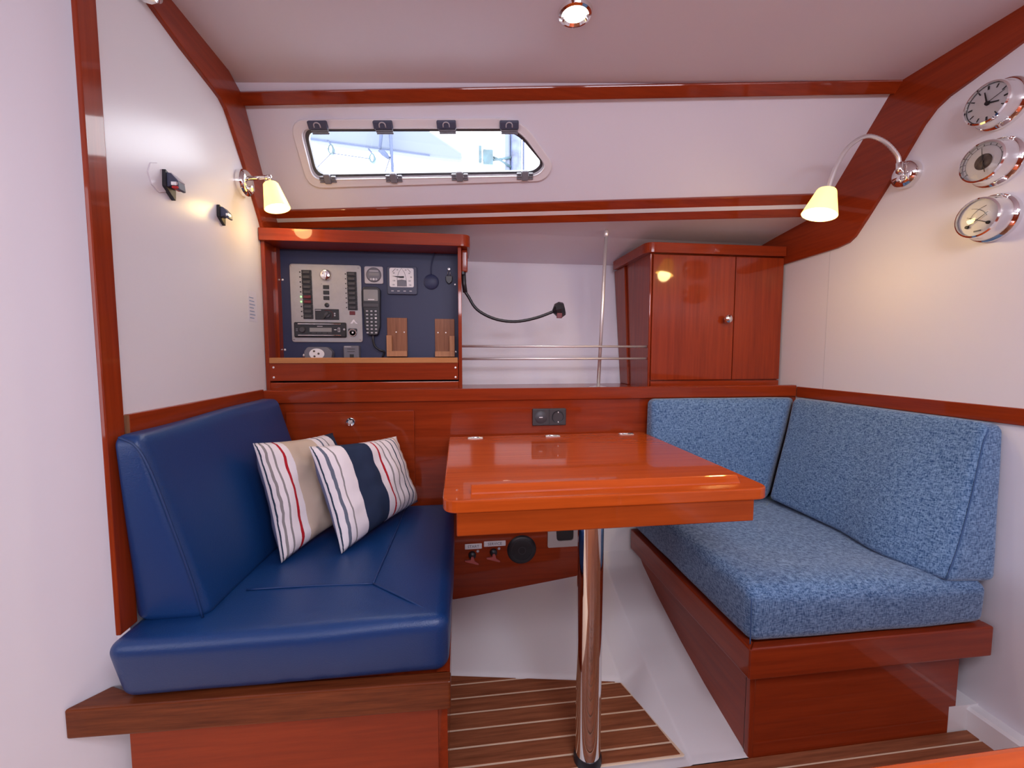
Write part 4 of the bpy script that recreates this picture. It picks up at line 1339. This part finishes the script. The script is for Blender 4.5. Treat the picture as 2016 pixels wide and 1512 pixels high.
def clock(y, z, label, cat, name, kind):
    t = thing(name, (XR, y, z), label, cat, 'chrome instruments on the right bulkhead')
    L0 = (XR, y, z)
    lathe('case', [(0.053, 0.0), (0.0535, 0.004), (0.0525, 0.010), (0.0470, 0.014), (0.0450, 0.022), (0.0445, 0.038), (0.0450, 0.043), (0.0440, 0.047), (0.0405, 0.049), (0.0400, 0.043)], 'chrome', t, L0, (-1, 0, 0), n=44, cap=False)
    xd = XR - 0.0425
    d_ = lathe('dial', [(0.0, 0.0015), (0.0405, 0.0015), (0.0405, 0.0)], 'dial_white', t, (XR - 0.040, y, z), (-1, 0, 0), n=40)

    def P(r, a):
        # a clockwise from 12 o'clock as read from inside the cabin (viewer looks towards +x, so right is -y)
        return (y - r * math.sin(a), z + r * math.cos(a))

    def hand(nm, a, r0, r1, w0, w1, mat='ink', dz=0.0):
        ca = (math.cos(a), math.sin(a))
        pts = []
        for r, w_ in ((r0, w0), (r1, w1)):
            py, pz = P(r, a)
            pts.append(((py + ca[0] * w_, pz + ca[1] * w_), (py - ca[0] * w_, pz - ca[1] * w_)))
        poly = [pts[0][0], pts[1][0], pts[1][1], pts[0][1]]
        prism(nm, poly, 'x', xd - 0.0008 - dz, xd - 0.0001 - dz, mat, d_)
    if kind == 'clock':
        for k in range(12):
            hand('hour_mark', k * PI / 6, 0.029, 0.037, 0.0010 if k % 3 else 0.0016, 0.0010 if k % 3 else 0.0016)
        for k in range(4):
            tube('minute_track', [(xd - 0.0002, *P(0.0395, a)) for a in [k * PI / 2 + q * PI / 20 for q in range(11)]], 0.0003, 'ink', d_, 4)
        hand('hour_hand', math.radians(105), -0.004, 0.022, 0.0020, 0.0012, dz=0.001)
        hand('minute_hand', math.radians(-12), -0.005, 0.026, 0.0018, 0.0010, dz=0.002)
        hand('second_hand', math.radians(70), -0.004, 0.034, 0.0006, 0.0005, dz=0.003)
        lathe('hub', [(0.005, 0.0), (0.004, 0.004), (0.0, 0.0045)], 'ink', d_, (xd, y, z), (-1, 0, 0), n=14)
    elif kind == 'baro':
        lathe('movement', [(0.017, 0.0), (0.016, 0.001), (0.010, 0.0005), (0.005, 0.0015), (0.0, 0.002)], 'brass_dark', d_, (xd, y, z), (-1, 0, 0), n=30)
        for k in range(-6, 7):
            hand('scale_mark', k * 0.35, 0.034, 0.038, 0.0004, 0.0004)
        tube('scale_arc', [(xd - 0.0002, *P(0.034, a)) for a in [-2.2 + q * 0.2 for q in range(23)]], 0.0003, 'ink', d_, 4)
        hand('needle', math.radians(-5), -0.018, 0.031, 0.0008, 0.0004, dz=0.002)
        hand('set_hand', math.radians(165), -0.002, 0.026, 0.0007, 0.0007, 'brass_dark', dz=0.003)
        lathe('hub', [(0.003, 0.0), (0.0025, 0.004), (0.0, 0.0045)], 'brass_dark', d_, (xd, y, z), (-1, 0, 0), n=12)
    else:
        for ys, a0 in ((0.020, math.radians(58)), (-0.020, math.radians(-62))):
            py, pz = y + ys * 1.0, z - 0.016
            dirx = -math.sin(a0) if ys > 0 else math.sin(-a0)
            d2 = Vector((-math.copysign(math.sin(abs(a0)), ys), math.cos(a0)))
            L2 = 0.046
            nrm2 = Vector((-d2.y, d2.x))
            c0 = Vector((py, pz))
            c1 = c0 + d2 * L2
            prism('needle', [tuple(c0 + nrm2 * 0.0008), tuple(c1 + nrm2 * 0.0004), tuple(c1 - nrm2 * 0.0004), tuple(c0 - nrm2 * 0.0008)], 'x', xd - 0.0025, xd - 0.0018, 'ink', d_)
            lathe('hub', [(0.0038, 0.0), (0.0034, 0.0035), (0.0, 0.004)], 'ink', d_, (xd, py, pz), (-1, 0, 0), n=14)
            pts = [(xd - 0.0002, py + 0.040 * math.sin(a) * (-1 if ys > 0 else 1), pz + 0.040 * math.cos(a)) for a in [0.15 + 0.14 * q for q in range(8)]]
            tube('scale_arc', pts, 0.0004, 'ink', d_, 4)
        box('printed_word', (xd - 0.0006, y - 0.007, z - 0.031), (xd - 0.0001, y + 0.007, z - 0.028), 'mid_grey', d_)
    lathe('glass', [(0.0405, 0.0), (0.030, 0.0018), (0.015, 0.0030), (0.0, 0.0034)], 'clear_pane', t, (XR - 0.0455, y, z), (-1, 0, 0), n=32, cap=False)
    return t


CLK = [(0.853, 1.4625), (0.853, 1.335), (0.854, 1.211)]
clock(*CLK[0], 'top chrome instrument of three, a clock with hour marks and hands', 'clock', 'ship_clock', 'clock')
clock(*CLK[1], 'middle chrome instrument of three, a barometer with dark open centre', 'barometer', 'barometer', 'baro')
clock(*CLK[2], 'bottom chrome instrument of three, a dial with two crossing needles', 'thermometer', 'thermo_hygrometer', 'hygro')

# ------------------------------------------------------------------ saloon table edge in the near right corner
nt_ = thing('saloon_table', (0.68, 0.0, 0.0), 'varnished red mahogany table corner at the bottom right of the picture', 'table')
prism('tabletop', rpoly([(0.14, -0.40), (1.10, -0.40), (1.10, 0.229), (0.14, 0.229)], 0.03, 5), 'z', 0.605, 0.63, 'mahogany_table', nt_, 0.006, 3)
lathe('leg', [(0.03, 0.0), (0.03, 0.606)], 'chrome', nt_, (0.62, -0.08, 0.0), n=24)

# ------------------------------------------------------------------ outside the window: neighbouring boat
def out(px_u, py_v, Y):
    """point at distance Y on the far side, given as tangent offsets from the window's middle line"""
    return (px_u * Y, Y, 0.9 + py_v * Y)


Y0 = 4.0
bo = thing('boom_with_sail', (-0.7, Y0, 2.7), 'pale blue sail cover on a boom seen through the window', 'boom')
prism('sail_cover', [(-1.70, 3.10), (-1.70, 2.79), (-1.294, 2.753), (-0.68, 2.705), (-0.237, 2.671), (0.05, 2.66), (0.05, 2.72), (-0.25, 2.90), (-0.5, 3.10)], 'y', Y0, Y0 + 0.10, 'sail_cloth', bo, 0.02, 2)
tube('boom_edge', [(-1.70, Y0 - 0.01, 2.79), (-1.294, Y0 - 0.01, 2.753), (-0.68, Y0 - 0.01, 2.705), (-0.237, Y0 - 0.01, 2.671)], 0.007, 'rig_blue', bo, 8)
ms = thing('mast', (0.61, 4.6, 0.0), 'bluish mast of a neighbouring boat at the right of the window', 'mast')
tube('mast_tube', [(0.625, 4.6, 0.0), (0.625, 4.6, 4.6)], 0.062, 'mast_paint', ms, 16)
tube('mast_track', [(0.535, 4.6, 0.0), (0.535, 4.6, 4.6)], 0.030, 'sail_cloth', ms, 10)
tube('halyard', [(0.715, 4.6, 0.0), (0.705, 4.6, 4.6)], 0.012, 'rig_blue', ms, 6)
rd = thing('radar_reflector', (0.33, 4.5, 2.85), 'teal grid panel on a bracket beside the mast outside', 'radar reflector')
box('grid_panel', (0.270, 4.48, 2.84), (0.375, 4.52, 2.985), 'rig_teal', rd, 0.006, 1)
box('edge_panel', (0.226, 4.48, 2.85), (0.256, 4.52, 3.02), 'rig_teal', rd, 0.006, 1)
tube('bracket', [(0.375, 4.5, 2.89), (0.45, 4.52, 2.91), (0.57, 4.58, 2.96)], 0.014, 'rig_teal', rd, 6)
tube('bracket', [(0.375, 4.5, 2.92), (0.45, 4.52, 2.90), (0.57, 4.58, 2.86)], 0.012, 'rig_teal', rd, 6)
for bx_, bz_, lbl in ((-1.07, 2.652, 'rigging block hanging under the boom at the left of the window'), (-0.728, 2.600, 'rigging block hanging under the boom near the middle of the window')):
    t = thing('rigging_block', (bx_, Y0 - 0.05, bz_), lbl, 'pulley block', 'rigging blocks outside')
    prism('cheek', [(bx_ + 0.030 * math.cos(a) * (1 - 0.35 * max(0, math.sin(a))), bz_ + 0.042 * math.sin(a)) for a in [2 * PI * q / 20 for q in range(20)]], 'y', Y0 - 0.07, Y0 - 0.03, 'rig_teal', t, 0.004, 1)
    prism('sheave', [(bx_ + 0.011 * math.cos(a), bz_ - 0.004 + 0.028 * math.sin(a)) for a in [2 * PI * q / 16 for q in range(16)]], 'y', Y0 - 0.074, Y0 - 0.068, 'dial_white', t)
    tube('strop', [(bx_, Y0 - 0.05, bz_ + 0.038), (bx_ - 0.04, Y0 - 0.01, bz_ + 0.095)], 0.007, 'rig_blue', t, 6)
vg = thing('boom_vang', (-0.60, Y0 - 0.1, 2.5), 'blue strut and strap running down beside the boom outside', 'strut')
tube('strut', [(-0.570, Y0 - 0.1, 2.95), (-0.549, Y0 - 0.1, 2.40)], 0.014, 'rig_blue', vg, 8)
tube('strap', [(-0.630, Y0 - 0.1, 2.90), (-0.655, Y0 - 0.1, 2.66)], 0.014, 'rig_blue', vg, 8)
tube('clew_block', [(-0.665, Y0 - 0.1, 2.650), (-0.63, Y0 - 0.1, 2.63), (-0.581, Y0 - 0.1, 2.589)], [0.010, 0.026, 0.016], 'rig_blue', vg, 8)
for i_, (a_, b_, lbl) in enumerate((((-1.25, 3.94, 2.43), (-1.071, 3.94, 2.62), 'thin rope running down left from the rigging block outside'),
                                    ((-1.06, 3.94, 2.62), (-0.73, 3.94, 2.59), 'thin rope between the two rigging blocks outside'),
                                    ((-0.57, 3.9, 2.60), (-0.64, 3.9, 2.40), 'thin rope falling from the blue strap outside'))):
    tag(tube('mooring_rope', [a_, b_], 0.0045, 'rig_blue', None, 6), lbl, 'rope', 'ropes outside')
